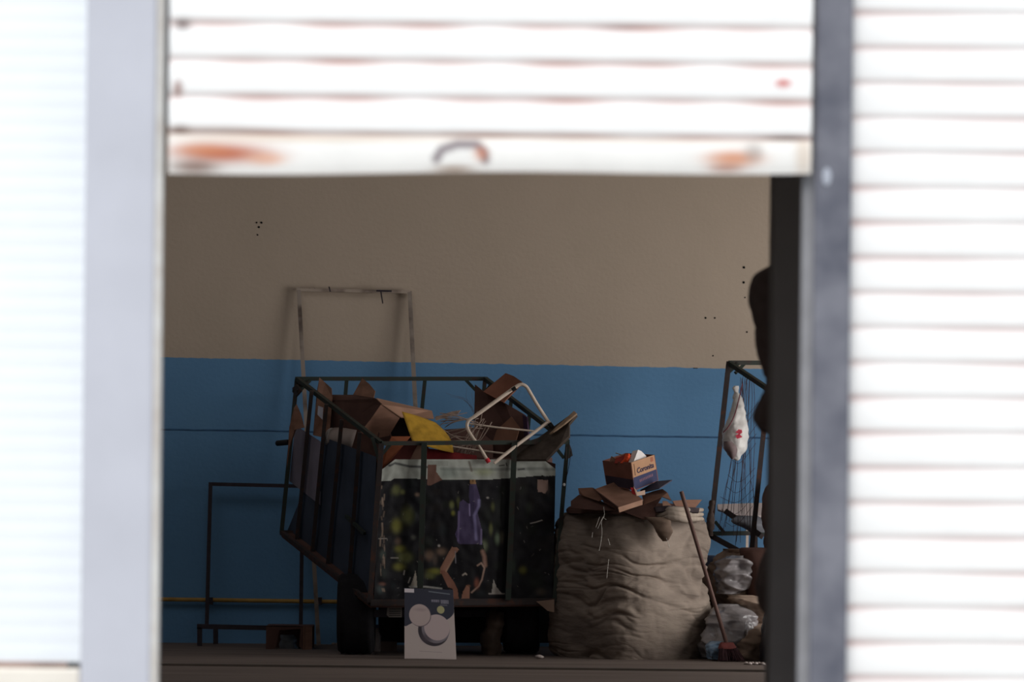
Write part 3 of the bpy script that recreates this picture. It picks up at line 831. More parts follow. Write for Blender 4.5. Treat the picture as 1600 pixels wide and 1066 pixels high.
def box_cols():
    U, V = np.meshgrid(np.linspace(0, 1, nb1 + 1), np.linspace(0, 1, nb2 + 1))
    X = 632 + 80 * U; Y = 919 + 110 * V
    K = .50
    def a(r, g, b_): return A(r, g, b_, K)
    navy, wht = a(35, 36, 47), a(140, 129, 126)
    ops = [('poly', [(625, 975), (634, 979), (643, 974), (650, 971), (668, 978), (700, 965), (707, 960), (712, 952), (720, 940), (720, 1040), (625, 1040)], wht, 1),
           ('disc', 688, 942, 27, navy, 1),
           ('poly', [(632, 919), (714, 919), (714, 945), (632, 945)], navy, 1),
           ('poly', [(632, 919), (660, 919), (655, 965), (643, 973), (632, 978)], navy, 1),
           ('disc', 678, 984, 24.5, a(40, 34, 40), 1), ('disc', 681.5, 981.5, 22.3, a(92, 86, 92), 1), ('blob', 668, 995, 9, 8, a(60, 52, 58), .8), ('disc', 683.5, 979, 20.3, a(140, 126, 126), 1),
           ('disc', 657, 961, 17.6, a(78, 68, 72), 1), ('disc', 656.5, 960.5, 17, a(138, 124, 122), 1), ('blob', 658, 952, 11, 3, a(112, 98, 98), .5),
           ('disc', 690.5, 951, 6, a(128, 124, 92), 1),
           ('poly', [(632, 920), (648, 920), (648, 926), (632, 926)], a(160, 152, 156), 1), ('line', [(672, 923), (706, 926)], .8, a(98, 104, 112), .8),
           ('line', [(655, 1017), (690, 1018)], .5, a(80, 72, 72), .5)]
    tx = a(120, 116, 128)
    x = 676
    for i, wd in enumerate([1.6, 2, 2, 1.4, 2, 0, 1.6, 1.8, 1.4, 1.2, 1.6]):
        if wd:
            hgt = 3 if i < 5 else 5
            ops.append(('line', [(x, 936), (x + wd * .3, 936 + hgt)], .5, tx, .8)); ops.append(('line', [(x + wd, 936), (x + wd, 936 + hgt)], .5, tx, .7))
            ops.append(('line', [(x, 936), (x + wd, 936)], .4, tx, .6))
        x += 2.55
    for i in range(6):
        ops.append(('line', [(690 + 2 * i, 943), (691 + 2 * i, 944.5)], .45, tx, .6))
    return ops_canvas(X, Y, navy, ops)
paint(pf, box_cols)

# small stuff under the cart
t = thing('plastic_grille', 'small pale slotted plastic grille hanging below the banner beside the carton', 'grille', P(617, 965, 28.2))
gm = MB()
gm.slab([P(606, 943, 28.15), P(628, 942, 28.15), P(628, 965, 28.15), P(608, 965, 28.15), P(604, 961, 28.15)], .01)
part(t, 'plate', gm, mat('grille_plate', A(104, 98, 94, .6), .6))
gm = MB()
for i in range(6):
    y = 945 + i * 3.3
    gm.slab([P(608, y, 28.135), P(626, y, 28.135), P(626, y + .9, 28.135), P(608, y + .9, 28.135)], .004)
part(t, 'slots', gm, black_plastic)
t = thing('plastic_bottle', 'small pale bottle standing on the floor right of the left wheel', 'bottle', P(587, 1020, 28.75))
bt = P(587, 1022, 28.8); bt.z = 0
part(t, 'body', MB().lathe([(0, 0), (.03, .0), (.033, .01), (.033, .10), (.02, .13), (.016, .15), (0, .15)], bt, (0, 0, 1), 20), mat('bottle_pale', A(84, 76, 74), .4))
part(t, 'cap', MB().lathe([(0, .15), (.018, .15), (.018, .17), (0, .17)], bt, (0, 0, 1), 16), mat('cap_blue', A(40, 40, 60), .5))
pv = P(605, 1004, 28.9); 
solo('wood_strip', MB().box((P(590, 1003, 28.9).x, -1.08, 0), (P(620, 1003, 28.9).x, -1.04, .06)), mat('dull_wood', A(62, 52, 48), .8), 'short flat wooden strip lying on the floor under the cart', 'wood')
solo('plastic_bag', MB().blob([(950, 768, 778, 28.6, .08), (960, 758, 786, 28.6, .16), (985, 756, 786, 28.6, .2), (1008, 752, 782, 28.6, .2), (1023, 754, 780, 28.6, .18)], 30, 2, .03, 9, .01, 30, 3), mat('grimy_bag', A(58, 48, 42), .5, var=.5, scale=9), 'grimy crumpled plastic bag under the middle of the cart', 'bag')
q = P(843, 1026, 28.0); q.z = .012
solo('crumpled_foil', MB().lathe([(0, -.012), (.02, -.009), (.03, 0), (.018, .008), (0, .012)], q, (.1, 0, 1), 9), mat('foil', A(130, 120, 116, .5), .3), 'small pale crumpled scrap on the floor before the right wheel', 'litter')
q = P(535, 1013, 29.6)
fo = MB()
for i in range(4):
    qq = P(521 + i * 6, 1011, 29.9)
    fo.lathe([(0, 0), (.014, .002), (.012, .012), (0, .015)], (qq.x, -.09, 0), (.1 * i, 0, 1), 7)
solo('crumpled_foil', fo, mat('foil', A(130, 120, 116, .5), .3), 'thin shiny crumpled strip at the foot of the blue wall', 'litter')

# ------------------------------------------------------------------ leaning frames
t = thing('door_frame', 'tall chipped white metal door frame leaning on the wall behind the cart', 'frame', Vector((P(560, 1000, 29.5).x, -.4, 0)))
def LF(x, y): return P(x, y, 29.97 - (y - 450) / 560 * .28)
fr1 = LF(498, 1003); fr1.z = .004
part(t, 'jamb', MB().beam(LF(466.5, 450), fr1, .026, .018), frame_alu)
fr2 = LF(668, 1005); fr2.z = .004
part(t, 'jamb', MB().beam(LF(640, 455), fr2, .028, .018), frame_alu)
part(t, 'head_rail', MB().beam(LF(463, 453), LF(641, 456.5), .02, .018), mat('pale_head_rail', A(104, 94, 86), .6, var=.5, scale=5, col2=A(60, 50, 46), lo=.45, hi=.6))
part(t, 'latch', MB().beam(P(595, 455, 29.93), P(598, 474, 29.9), .008, .01), dark_steel)
part(t, 'latch', MB().beam(P(588, 454.5, 29.93), P(612, 455, 29.93), .012, .014), dark_steel)
part(t, 'hinge_pin', MB().beam(P(514, 448, 29.93), P(516, 456, 29.93), .009), dark_steel)

t = thing('steel_frame', 'dark square-tube stand with tall rectangular frame against the left blue wall', 'frame', Vector((P(400, 1010, 29.6).x, -.4, 0)))
Ds = 29.75
def G(x, y, D, z=None):
    p = P(x, y, D)
    if z is not None: p.z = z
    return p
part(t, 'upright', MB().beam(G(329, 756, 29.9), G(323, 980, 29.8), .024), dark_steel)
part(t, 'upright', MB().beam(G(473, 757, 29.9), G(470, 982, 29.8), .024), dark_steel)
part(t, 'top_rail', MB().beam(G(326, 756.5, 29.9), G(475, 760, 29.9), .024), dark_steel)
part(t, 'base_rail', MB().beam(G(308, 979, 29.45), G(490, 983, 29.45), .03), dark_steel)
part(t, 'base_rail', MB().beam(G(323, 979, 29.82), G(480, 983, 29.82), .026), dark_steel)
for x, D in ((312, 29.45), (485, 29.45), (337, 29.82), (470, 29.82)):
    part(t, 'leg', MB().beam(G(x, 981, D), G(x, 1010, D, .002), .03), dark_steel)
part(t, 'end_rail', MB().beam(G(312, 979, 29.45), G(326, 979, 29.85), .026), dark_steel)
part(t, 'end_rail', MB().beam(G(485, 982, 29.45), G(474, 982, 29.85), .026), dark_steel)

# small floor box at the left
t = thing('cardboard_box', 'small torn cardboard box on the floor under the dark stand by the left wall', 'box', Vector((P(452, 1022, 29.1).x, -.9, 0)))
xa, xb, xc = P(416, 1020, 29.1).x, P(472, 1020, 29.1).x, P(489, 1020, 29.2).x
h = .148
part(t, 'front_wall', MB().slab([(xa, -.95, 0), (P(430, 1000, 29.1).x, -.95, 0), (P(434, 1000, 29.1).x, -.95, .05), (P(437, 990, 29.1).x, -.95, .12), (P(470, 990, 29.1).x, -.95, .13), (P(468, 990, 29.1).x, -.95, .02), (P(474, 990, 29.1).x, -.95, 0), (xb + .02, -.95, 0), (xb + .02, -.95, h), (xa, -.95, h)], .005), card_dark)
part(t, 'side_wall', MB().slab([(xb + .01, -.953, 0), (xc, -.93, 0), (xc, -.93, h - .003), (xb + .01, -.953, h)], .004), cardboard)
part(t, 'back_wall', MB().slab([(xa, -.62, 0), (xc, -.62, 0), (xc, -.62, h), (xa, -.62, h)], .005), card_dark)
part(t, 'top_panel', MB().slab([(xa, -.95, h), (xb, -.95, h), (xc, -.93, h), (xc, -.62, h), (xa, -.62, h)], .005, Vector((0, 0, 1))), card_dark)
part(t, 'inner_bag', MB().blob([(992, 438, 460, 29.2, .06), (1000, 440, 464, 29.2, .1), (1010, 440, 465, 29.2, .1), (1021, 436, 466, 29.2, .1)], 24, 2, .02, 14, .01, 30, 5), mat('bag_grey', A(72, 76, 82), .4, var=.3, scale=12), 'grey plastic inside the torn front')

# ------------------------------------------------------------------ big sack
sack_m = mat('woven_sack', A(99, 89, 81, .44), .8, var=.4, scale=2.4, bump=.012, bscale=14, stretch=(.6, .6, 2.0), col2=A(66, 58, 53, .42), lo=.4, hi=.68)
t = thing('bulk_sack', 'huge dirty beige woven bulk sack stuffed full, standing right of the cart', 'sack', Vector((P(988, 1030, 28.4).x, -1.6, 0)))
big = MB().blob([(800, 905, 1080, 28.45, .55), (804, 884, 1097, 28.45, .78), (818, 874, 1104, 28.45, .9), (850, 866, 1107, 28.45, .96), (880, 863, 1106, 28.45, .98), (905, 862, 1101, 28.45, .98),
                 (935, 860, 1106, 28.45, 1.0), (970, 860, 1110, 28.45, 1.0), (1005, 860, 1114, 28.45, 1.0), (1020, 863, 1112, 28.45, .98), (1028, 872, 1104, 28.42, .92)],
                320, 3.6, .022, 4, .018, 12, 2, sub=22, rot=math.radians(40), crease=.024)
for v in big.v:
    if v.z < .0: v.z = 0.0
part(t, 'body', big, sack_m)
# folded rim at the right and drooping pocket
rim = MB()
for k, (y, dd) in enumerate([(797, 0), (803, .02), (809, .03)]):
    rim.tube([P(1024 + k * 3, y + 4, 28.05 - dd), P(1045, y - 1, 27.99 - dd), P(1070, y + 1 + k, 28.02 - dd), P(1097, y + k, 28.3)], [.01, .02, .022, .012], 10)
part(t, 'rolled_rim', rim, mat('sack_rim', A(112, 102, 93, .42), .75, var=.35, scale=12, bump=.006, bscale=30))
part(t, 'pocket', MB().blob([(808, 1008, 1046, 27.98, .05), (818, 1018, 1047, 27.96, .08), (830, 1024, 1049, 27.95, .09), (842, 1032, 1045, 27.95, .05), (846, 1035, 1042, 27.96, .03)], 24, 2, .012, 14, .008, 30, 9), mat('sack_dark', A(70, 58, 50), .8, var=.4, scale=14), 'dark drooping fold')
thr = MB()
for pts in [[(943, 792), (945, 806), (940, 812), (934, 826)], [(944, 806), (939, 815), (941, 830), (939, 848), (936, 861)], [(941, 808), (947, 812)], [(926, 832), (925, 840)],
            [(950, 842), (953, 852)], [(951, 874), (948, 904)], [(1041, 841), (1044, 848), (1046, 856)], [(937, 808), (931, 824)]]:
    part(t, 'loose_thread', MB().tube([P(x, y, 27.92 + (.03 if y < 812 else 0)) for x, y in pts], .0013, 5, 1), mat('white_thread', A(150, 146, 140, .5), .6), 'thin white thread')
# cards heaped on the sack
cg = 'cardboard heaped on the bulk sack'
def card(pts, m, label, th=.005):
    return solo('cardboard_piece', MB().slab([P(*p) for p in pts], th), m, label, 'cardboard', cg)
fill = MB().blob([(786, 925, 1045, 28.35, .35), (793, 890, 1085, 28.4, .6), (803, 886, 1092, 28.4, .75)], 60, 2.2, .02, 9, 0, seed=4)
solo('cardboard_pile', fill, card_dark, 'dark heap of scrap cardboard bulging from the mouth of the sack', 'cardboard')
card([(903, 763, 28.15), (926, 762, 28.1), (943, 780, 28.02), (935, 783, 28.02), (912, 775, 28.1), (905, 772, 28.14)], cardboard, 'jagged cardboard piece at the far left of the sack’s heap')
card([(892, 783, 28.12), (905, 773, 28.18), (935, 780, 28.08), (962, 797, 27.98), (930, 797, 28.0), (892, 794, 28.08)], card_dark, 'dark flat cardboard drooping over the sack’s left shoulder')
card([(926, 763, 28.12), (930, 766, 28.0), (966, 793, 27.93), (964, 797, 27.95), (944, 786, 28.0)], card_dark, 'dark folded edge under the large pale flap on the sack')
t = thing('cardboard_box', 'flattened brown box lying at a slant on top of the sack, front flap turned down', 'box', P(966, 795, 28.0))
part(t, 'top_panel', MB().slab([P(928, 765, 28.1), P(964, 752, 28.25), P(974, 759, 28.22), P(990, 770, 28.15), P(1005, 781, 28.05), P(966, 793, 27.93)], .006), cardboard)
part(t, 'flap', MB().slab([P(966, 793, 27.92), P(1004, 781, 28.03), P(1004, 789, 28.02), P(985, 795, 27.96), P(968, 801, 27.92)], .006), card_pale)
card([(1003, 774, 28.15), (1020, 768, 28.15), (1035, 764, 28.1), (1043, 770, 28.05), (1049, 782, 28.0), (1034, 776, 28.02), (1006, 788, 28.05)], cardboard, 'bent brown cardboard arching over the right of the heap')
card([(975, 800, 28.03), (991, 786, 28.08), (1034, 777, 28.08), (1026, 790, 28.05), (1024, 811, 27.98), (1003, 811, 27.97)], card_dark, 'brown cardboard wall tucked into the sack’s mouth above its dark fold')
card([(1035, 783, 28.04), (1042, 783, 28.04), (1050, 791, 28.0), (1036, 791, 28.0)], card_pale, 'small pale cardboard corner on the right of the heap')
card([(1051, 783, 28.1), (1070, 781, 28.15), (1097, 781, 28.25), (1087, 793, 28.15), (1056, 792, 28.1)], cardboard, 'pointed cardboard piece at the far right edge of the sack, beside the broom')
card([(1023, 792, 28.0), (1045, 790, 27.98), (1093, 794, 28.1), (1092, 801, 28.08), (1050, 798, 27.98), (1026, 800, 27.99)], mat('black_purple_card', A(40, 34, 36), .7, var=.5, scale=25), 'dark folded sheet along the sack’s right rim', .02)
card([(1000, 766, 28.2), (1026, 752, 28.2), (1050, 750, 28.15), (1030, 763, 28.05), (1008, 768, 28.1)], mat('navy_card', A(44, 44, 54), .7), 'thin dark flap sticking out right beneath the beer carton', .006)
t = thing('torn_packet', 'torn red and white packet under the beer carton', 'packet', P(995, 774, 28.0))
part(t, 'red_side', MB().slab([P(985, 762, 28.0), P(990, 762, 28.0), P(995, 774, 27.98), P(988, 772, 28.0)], .006), mat('packet_red', A(120, 28, 30), .6))
part(t, 'white_side', MB().slab([P(990, 760, 27.99), P(996, 769, 27.98), P(1008, 766, 28.0), P(1008, 773, 27.99), P(995, 775, 27.97)], .006), mat('packet_white', A(140, 118, 104, .4), .6))
# beer carton
t = thing('beer_carton', 'small open kraft and navy beer carton on top of the heap', 'box', P(985, 762, 28.1))
ctl, ctm, ctr = P(942, 720, 28.3), P(986, 723, 28.02), P(1022, 711, 28.22)
cbl, cbm, cbr = P(948, 757, 28.3), P(991, 766, 28.05), P(1028, 751, 28.25)
ctb, cbb = ctl + (ctr - ctm), cbl + (cbr - cbm)
kraft = mat('kraft_carton', A(128, 98, 76, .5), .75, var=.12, scale=10)
navy_c = mat('navy_print', A(44, 46, 70, .6), .6, var=.2, scale=12)
kraft_d = mat('kraft_brown_side', A(78, 50, 42, .3), .75, var=.25, scale=8)
def quadbl(a, b_, c, d_, u, v): return a.lerp(b_, u).lerp(d_.lerp(c, u), v)
def face(a, b_, c, d_, u0, u1, v0, v1, off=0.0, th=.004):
    n = (b_ - a).cross(d_ - a).normalized()
    if n.y > 0: n = -n
    ps = [quadbl(a, b_, c, d_, u, v) + n * off for u, v in ((u0, v0), (u1, v0), (u1, v1), (u0, v1))]
    return MB().slab(ps, th)
part(t, 'front_wall', face(ctm, ctr, cbr, cbm, 0, 1, 0, .56), kraft)
part(t, 'front_band', face(ctm, ctr, cbr, cbm, 0, 1, .56, 1), navy_c, 'navy printed lower band')
part(t, 'side_wall', face(ctl, ctm, cbm, cbl, 0, 1, 0, .62), kraft_d)
part(t, 'side_band', face(ctl, ctm, cbm, cbl, 0, 1, .62, 1), mat('navy_brown', A(36, 30, 38), .7), 'dark printed lower band')
part(t, 'back_wall', face(ctb, ctr, cbr, cbb, 0, 1, 0, 1), kraft_d)
part(t, 'rear_side_wall', face(ctl, ctb, cbb, cbl, 0, 1, 0, 1), kraft_d)
part(t, 'bottom', MB().slab([cbl, cbm, cbr, cbb], .004), kraft_d)
def lettering(body, u0, u1, v0, v1, m, name='lettering', shear=.15):
    cu = bpy.data.curves.new('t', 'FONT'); cu.body = body; cu.shear = shear; cu.offset = .022; cu.extrude = 0
    to = bpy.data.objects.new('t', cu); C.objects.link(to)
    bpy.context.view_layer.update()
    me = to.evaluated_get(bpy.context.evaluated_depsgraph_get()).to_mesh()
    vs = [v.co.copy() for v in me.vertices]; fs = [list(p.vertices) for p in me.polygons]
    to.to_mesh_clear() if hasattr(to, 'to_mesh_clear') else None
    bpy.data.objects.remove(to); bpy.data.curves.remove(cu)
    x0, x1 = min(v.x for v in vs), max(v.x for v in vs); y0, y1 = min(v.y for v in vs), max(v.y for v in vs)
    n = (ctr - ctm).cross(cbm - ctm).normalized()
    if n.y > 0: n = -n
    mbx = MB()
    pts = []
    for v in vs:
        u = u0 + (u1 - u0) * (v.x - x0) / (x1 - x0); w_ = v1 - (v1 - v0) * (v.y - y0) / (y1 - y0)
        pts.append(quadbl(ctm, ctr, cbr, cbm, u, w_) + n * .0015)
    mbx.add(pts, fs)
    part(t, name, mbx, m)
lettering('Coronita', .20, .92, .26, .46, mat('ink_blue', A(26, 24, 40), .6))
for i in range(9):
    part(t, 'small_print', face(ctm, ctr, cbr, cbm, .26 + .065 * i, .30 + .065 * i, .70 - .004 * i, .80 - .004 * i, .001, .001), mat('ink_pale', A(92, 68, 80, .5), .6))
part(t, 'crest', face(ctm, ctr, cbr, cbm, .82, .93, .05, .22, .001, .001), mat('ink_red_brown', A(100, 60, 46), .6))
part(t, 'edge_mark', face(ctm, ctr, cbr, cbm, .10, .12, .08, .5, .001, .001), mat('ink_dark', A(60, 40, 32), .7))
# things in the carton
solo('paper_wad', MB().slab([P(990, 722, 28.06), P(997, 703, 28.12), P(1002, 705, 28.15), P(1010, 713, 28.2), P(1008, 721, 28.16)], .04), mat('white_paper', A(140, 136, 134, .35), .7), 'folded white paper sticking up inside the beer carton', 'paper')
solo('orange_wrapper', MB().blob([(709, 979, 984, 28.12, .03), (713, 976, 987, 28.12, .05), (718, 974, 986, 28.12, .06), (724, 968, 986, 28.13, .06)], 20, 2, .012, 30, seed=2), mat('orange_plastic', A(170, 56, 30, .4), .5), 'crumpled orange wrapper in the beer carton', 'wrapper')
solo('red_wrapper', MB().slab([P(962, 716, 28.16), P(978, 710, 28.14), P(982, 724, 28.12), P(960, 724, 28.16)], .03), mat('dull_red', A(96, 38, 32), .6), 'dull red wrapper left of the orange one in the beer carton', 'wrapper')
solo('cardboard_piece', MB().slab([P(952, 722, 28.22), P(955, 713, 28.22), P(962, 717, 28.2), P(964, 724, 28.2)], .01), cardboard, 'tiny cardboard corner poking out at the left of the beer carton', 'cardboard')
solo('wooden_stick', MB().tube([P(962, 708, 28.18), P(980, 714, 28.14)], .003, 6), mat('stick_wood', A(80, 70, 56), .7), 'thin stick lying across the beer carton', 'stick')

# broom
t = thing('broom', 'worn broom with dark red bristles, its handle leaning on the bulk sack', 'broom', Vector((P(1143, 1033, 27.8).x, -2.2, 0)))
hb_ = P(1135, 1010, 27.85); 
part(t, 'handle', MB().tube([P(1064.5, 768, 27.86), P(1098, 880, 27.86), P(1136, 1008, 27.86)], .0125, 12), mat('broom_stick', A(62, 46, 42), .6, var=.3, scale=10))
def BH(x, y, D): return P(x, y, D)
hd = MB().blob([(1004, 1126, 1146, 27.86, .05), (1009, 1123, 1149, 27.86, .07), (1014, 1122, 1152, 27.86, .075)], 24, 3, .003, 20, seed=1)
part(t, 'head', hd, mat('broom_head_red', A(74, 38, 36), .6, var=.3, scale=20))
br = MB()
rb = random.Random(5)
for i in range(220):
    u = rb.random(); dv = rb.uniform(-.035, .035)
    top_ = P(1124 + 28 * u, 1012 + 2 * rb.random(), 27.86 + dv)
    bot_ = P(1122 + 42 * u + rb.uniform(-2, 2), 1031, 27.86 + dv * 1.6)
    bot_.z = rb.uniform(.002, .012)
    mid = top_.lerp(bot_, .5) + Vector((rb.uniform(-.006, .006), rb.uniform(-.006, .006), 0))
    br.tube([top_, mid, bot_], .0022, 4)
part(t, 'bristles', br, mat('dark_bristles', A(40, 26, 28), .8, var=.3, scale=30))

# ------------------------------------------------------------------ second cart frame at the right
cart2 = thing('cage_cart', 'dark steel cage cart with loose netting, half hidden behind the right pier', 'cart', P(1160, 1010, 29.2))
def r2(name, a, c, m=cage_green, wd=.028):
    return part(cart2, name, MB().beam(P(*a), P(*c), wd), m)
r2('rail', (1139, 567, 29.3), (1320, 567, 29.5)); r2('rail', (1140, 568, 29.3), (1290, 668, 28.3))
r2('post', (1139, 565, 29.3), (1109, 838, 29.3), cage_brown, .032); r2('post', (1200, 608, 28.9), (1173, 872, 28.9), cage_brown, .03)
r2('rail', (1106, 834, 29.3), (1200, 833, 29.4)); r2('rail', (1108, 836, 29.3), (1290, 935, 28.3), cage_brown, .034)
r2('rail', (1135, 800, 29.4), (1190, 838, 29.1), cage_brown, .034)
r2('brace', (1154, 568, 29.3), (1134, 586, 29.3), cage_green, .022); r2('brace', (1163, 569, 29.35), (1149, 583, 29.3), cage_green, .02)
r2('brace', (1117, 815, 29.25), (1132, 833, 29.25), cage_green, .02); r2('brace', (1094, 808, 29.35), (1106, 836, 29.3), cage_green, .018)
r2('post', (1320, 567, 29.5), (1290, 838, 29.5)); r2('post', (1290, 668, 28.3), (1270, 935, 28.3)); 
r2('leg', (1285, 930, 28.3), (1285, 1036, 28.3), cage_brown, .04); r2('leg', (1180, 835, 29.3), (1180, 1014, 29.3), cage_brown, .03)
part(cart2, 'hook', MB().tube([P(1103, 842, 29.2), P(1106, 855, 29.2), P(1103, 866, 29.2)], .006, 8, 1), black_plastic)
net = MB()
rn = random.Random(9)
for i in range(17):
    u = i / 16
    xt = 1162 + 6 * math.sin(i) + (14 * u if i % 2 else 0); yt = 586 + 14 * u
    xb = 1122 + 60 * u; yb = 812 + 45 * rn.random()
    pts = []
    for k in range(9):
        v = k / 8
        x = xt + (xb - xt) * v ** 1.1 + rn.uniform(-1.8, 1.8); y = yt + (yb - yt) * v
        pts.append(P(x, y, 29.15 - .25 * v + .004 * i))
    net.tube(pts, .0015, 4, 1)
for i in range(10):
    y = 640 + i * 20 + rn.uniform(-4, 4); x0 = 1132 - i * 1.5
    net.tube([P(x0 + rn.uniform(0, 20), y, 29.08), P(x0 + 30, y + rn.uniform(6, 18), 29.02), P(1185 - i, y - rn.uniform(10, 30), 28.98)], .0012, 4, 2)
part(cart2, 'netting', net, mat('dark_cord', A(44, 34, 36), .8), 'dark loose cords')
rag = MB().blob([(782, 1110, 1116, 29.2, .04), (800, 1106, 1114, 29.22, .06), (820, 1104, 1115, 29.22, .08), (838, 1105, 1112, 29.25, .05)], 20, 2, .012, 25, .01, 30, 8)
part(cart2, 'rag_tie', rag, mat('dirty_rag', A(62, 52, 48), .85, var=.4, scale=25))
# red cord over the bag
t = thing('plastic_carrier_bag', 'white plastic carrier bag with red mark hanging in the netting', 'bag', P(1148, 718, 28.9))
bagm = mat('white_carrier', A(140, 137, 135, .38), .4, var=.18, scale=10, bump=.004, bscale=35)
hb2 = MB().blob([(603, 1150, 1151, 28.97, .01), (607, 1146, 1152, 28.97, .02), (613, 1147, 1153, 28.96, .03), (619, 1145, 1157, 28.96, .04), (626, 1145, 1160, 28.95, .06), (640, 1142, 1163, 28.94, .09), (658, 1136, 1165, 28.93, .13), (675, 1131, 1167, 28.92, .15),
                 (692, 1131, 1167, 28.92, .15), (706, 1136, 1162, 28.92, .12), (713, 1141, 1157, 28.92, .07), (718, 1148, 1155, 28.92, .03), (720, 1151, 1153, 28.92, .01)], 60, 2, .010, 13, .006, 22, 6, cr=.014, cf=14)
part(t, 'bag', hb2, bagm)
def lump(x, y, r, sc, seed, D, fl=.5):
    m_ = MB().blob([(y - r, x - r * .5, x + r * .5, D, sc * fl * .5), (y - r * .5, x - r * .95, x + r * .9, D, sc * fl), (y + r * .4, x - r, x + r, D, sc * fl), (y + r, x - r * .45, x + r * .45, D, sc * fl * .5)], 24, 2, .006, 18, seed=seed)
    return m_
part(t, 'red_mark', MB().slab([P(1149, 676, 28.825), P(1154, 671, 28.82), (P(1159, 672, 28.82)), P(1160, 676, 28.82), P(1156, 679, 28.82), P(1160, 683, 28.822), P(1152, 686, 28.825), P(1149, 681, 28.825), P(1154, 678, 28.822)], .002), mat('pinkred_print', A(140, 50, 62), .5), 'pinkish red printed mark')
part(t, 'dark_contents', MB().blob([(690, 1131, 1146, 28.87, .09), (700, 1132, 1152, 28.86, .13), (710, 1137, 1151, 28.87, .1), (718, 1142, 1148, 28.88, .04)], 24, 2, .008, 15, seed=3), mat('brownish_inside', A(72, 62, 62), .6, var=.3))
part(t, 'red_strap', MB().tube([P(1130, 676, 28.86), P(1138, 668, 28.84), P(1148, 650, 28.84), P(1155, 622, 28.86), P(1160, 600, 28.9)], .0035, 6, 2), mat('dark_red_cord', A(66, 34, 40), .7), 'dark red cord')
# pale panel behind
solo('laminate_board', MB().slab([P(1121, 788, 29.6), P(1185, 786, 29.6), P(1260, 786, 29.6), P(1260, 860, 29.55), P(1178, 808, 29.5), P(1168, 808, 29.5), P(1140, 803, 29.5), P(1122, 796, 29.55)], .02), mat('white_laminate', A(128, 118, 116, .5), .5, var=.1), 'white laminate board lying behind the caged cart’s netting', 'board')
solo('grey_bundle', MB().blob([(806, 1150, 1180, 29.3, .06), (812, 1142, 1195, 29.25, .12), (820, 1152, 1200, 29.2, .12), (832, 1172, 1200, 29.2, .08)], 30, 2, .02, 10, .01, 30, 12), mat('grey_cloth', A(72, 72, 76), .8, var=.4), 'grey cloth bundle draped on the cart’s lower rail under the white panel', 'cloth')
solo('white_stick', MB().beam(P(1168, 826, 29.6), Vector((P(1166, 860, 29.6).x, -.36, 0)), .016), white_tube, 'thin white rod standing behind the netting', 'rod')

# ------------------------------------------------------------------ sacks under and beside it
paper = mat('brown_paper', A(92, 78, 68), .8, var=.4, scale=5, bump=.008, bscale=14)
plast = mat('cloudy_plastic', A(96, 92, 93, .42), .22, var=.4, scale=8, bump=.010, bscale=14)
def sackblob(name, rows, m, label, cat='sack', seed=0, amp=.03, wr=.02, **kw):
    mb_ = MB().blob(rows, 84, 2.1, amp, 6, wr, 16, seed, **kw)
    for v in mb_.v:
        if v.z < .002: v.z = .002
    g = {'paper_sack': 'brown paper sacks heaped right of the bulk sack', 'plastic_bag': 'plastic bags among the paper sacks', 'burlap_sack': 'dull brown sacks stacked behind the pier',
         'cardboard_bundle': 'cardboard bundles in and under the right cart'}.get(name)
    return solo(name, mb_, m, label, cat, g)
sackblob('paper_sack', [(858, 1150, 1172, 28.95, .15), (872, 1128, 1185, 28.9, .35), (895, 1112, 1196, 28.85, .5), (920, 1106, 1200, 28.85, .55), (950, 1106, 1205, 28.9, .6), (990, 1108, 1215, 28.9, .6), (1016, 1112, 1215, 28.9, .55)], paper, 'crumpled brown paper sack behind the broom, below the netting', seed=1, cr=.10, cf=5.5, sub=14)
sackblob('paper_sack', [(972, 1150, 1190, 28.35, .15), (982, 1138, 1204, 28.3, .3), (1000, 1128, 1210, 28.25, .4), (1018, 1130, 1212, 28.25, .4), (1030, 1140, 1208, 28.22, .35)], paper, 'small brown paper sack on the floor right of the broom head', seed=4, cr=.10, cf=5.5, sub=14)
sackblob('paper_sack', [(930, 1152, 1176, 28.5, .12), (936, 1150, 1205, 28.45, .26), (948, 1162, 1215, 28.4, .3), (960, 1172, 1215, 28.4, .3), (975, 1165, 1212, 28.45, .28)], mat('brown_paper_pale', A(106, 92, 82), .8, var=.35, scale=6, bump=.006, bscale=20), 'folded pale brown paper bag lying on the sacks right of the broom handle', seed=6, amp=.015, cr=.10, cf=5.5, sub=14)
sackblob('plastic_bag', [(868, 1140, 1160, 28.6, .06), (880, 1134, 1172, 28.58, .12), (900, 1130, 1168, 28.55, .14), (918, 1130, 1160, 28.55, .12), (928, 1132, 1150, 28.55, .06)], plast, 'cloudy grey plastic bag on top of the paper sacks under the netting', 'bag', 7, .01, .01, cr=.09, cf=9, sub=14)
sackblob('plastic_bag', [(944, 1130, 1152, 28.3, .06), (955, 1122, 1166, 28.25, .14), (975, 1114, 1168, 28.2, .22), (998, 1110, 1156, 28.15, .26), (1018, 1108, 1144, 28.15, .28), (1028, 1110, 1136, 28.15, .22)], plast, 'clear crumpled plastic bag on the floor behind the broom', 'bag', 9, .015, .01, cr=.10, cf=7, sub=14)
sackblob('plastic_bag', [(1002, 1114, 1122, 28.0, .05), (1010, 1110, 1126, 28.0, .1), (1022, 1110, 1127, 28.0, .12), (1030, 1112, 1126, 28.0, .1)], mat('bluish_plastic', A(92, 112, 132, .45), .25, var=.4, scale=14), 'bluish plastic bag between sack and broom head', 'bag', 12, .01, .005, cr=.05, cf=16)
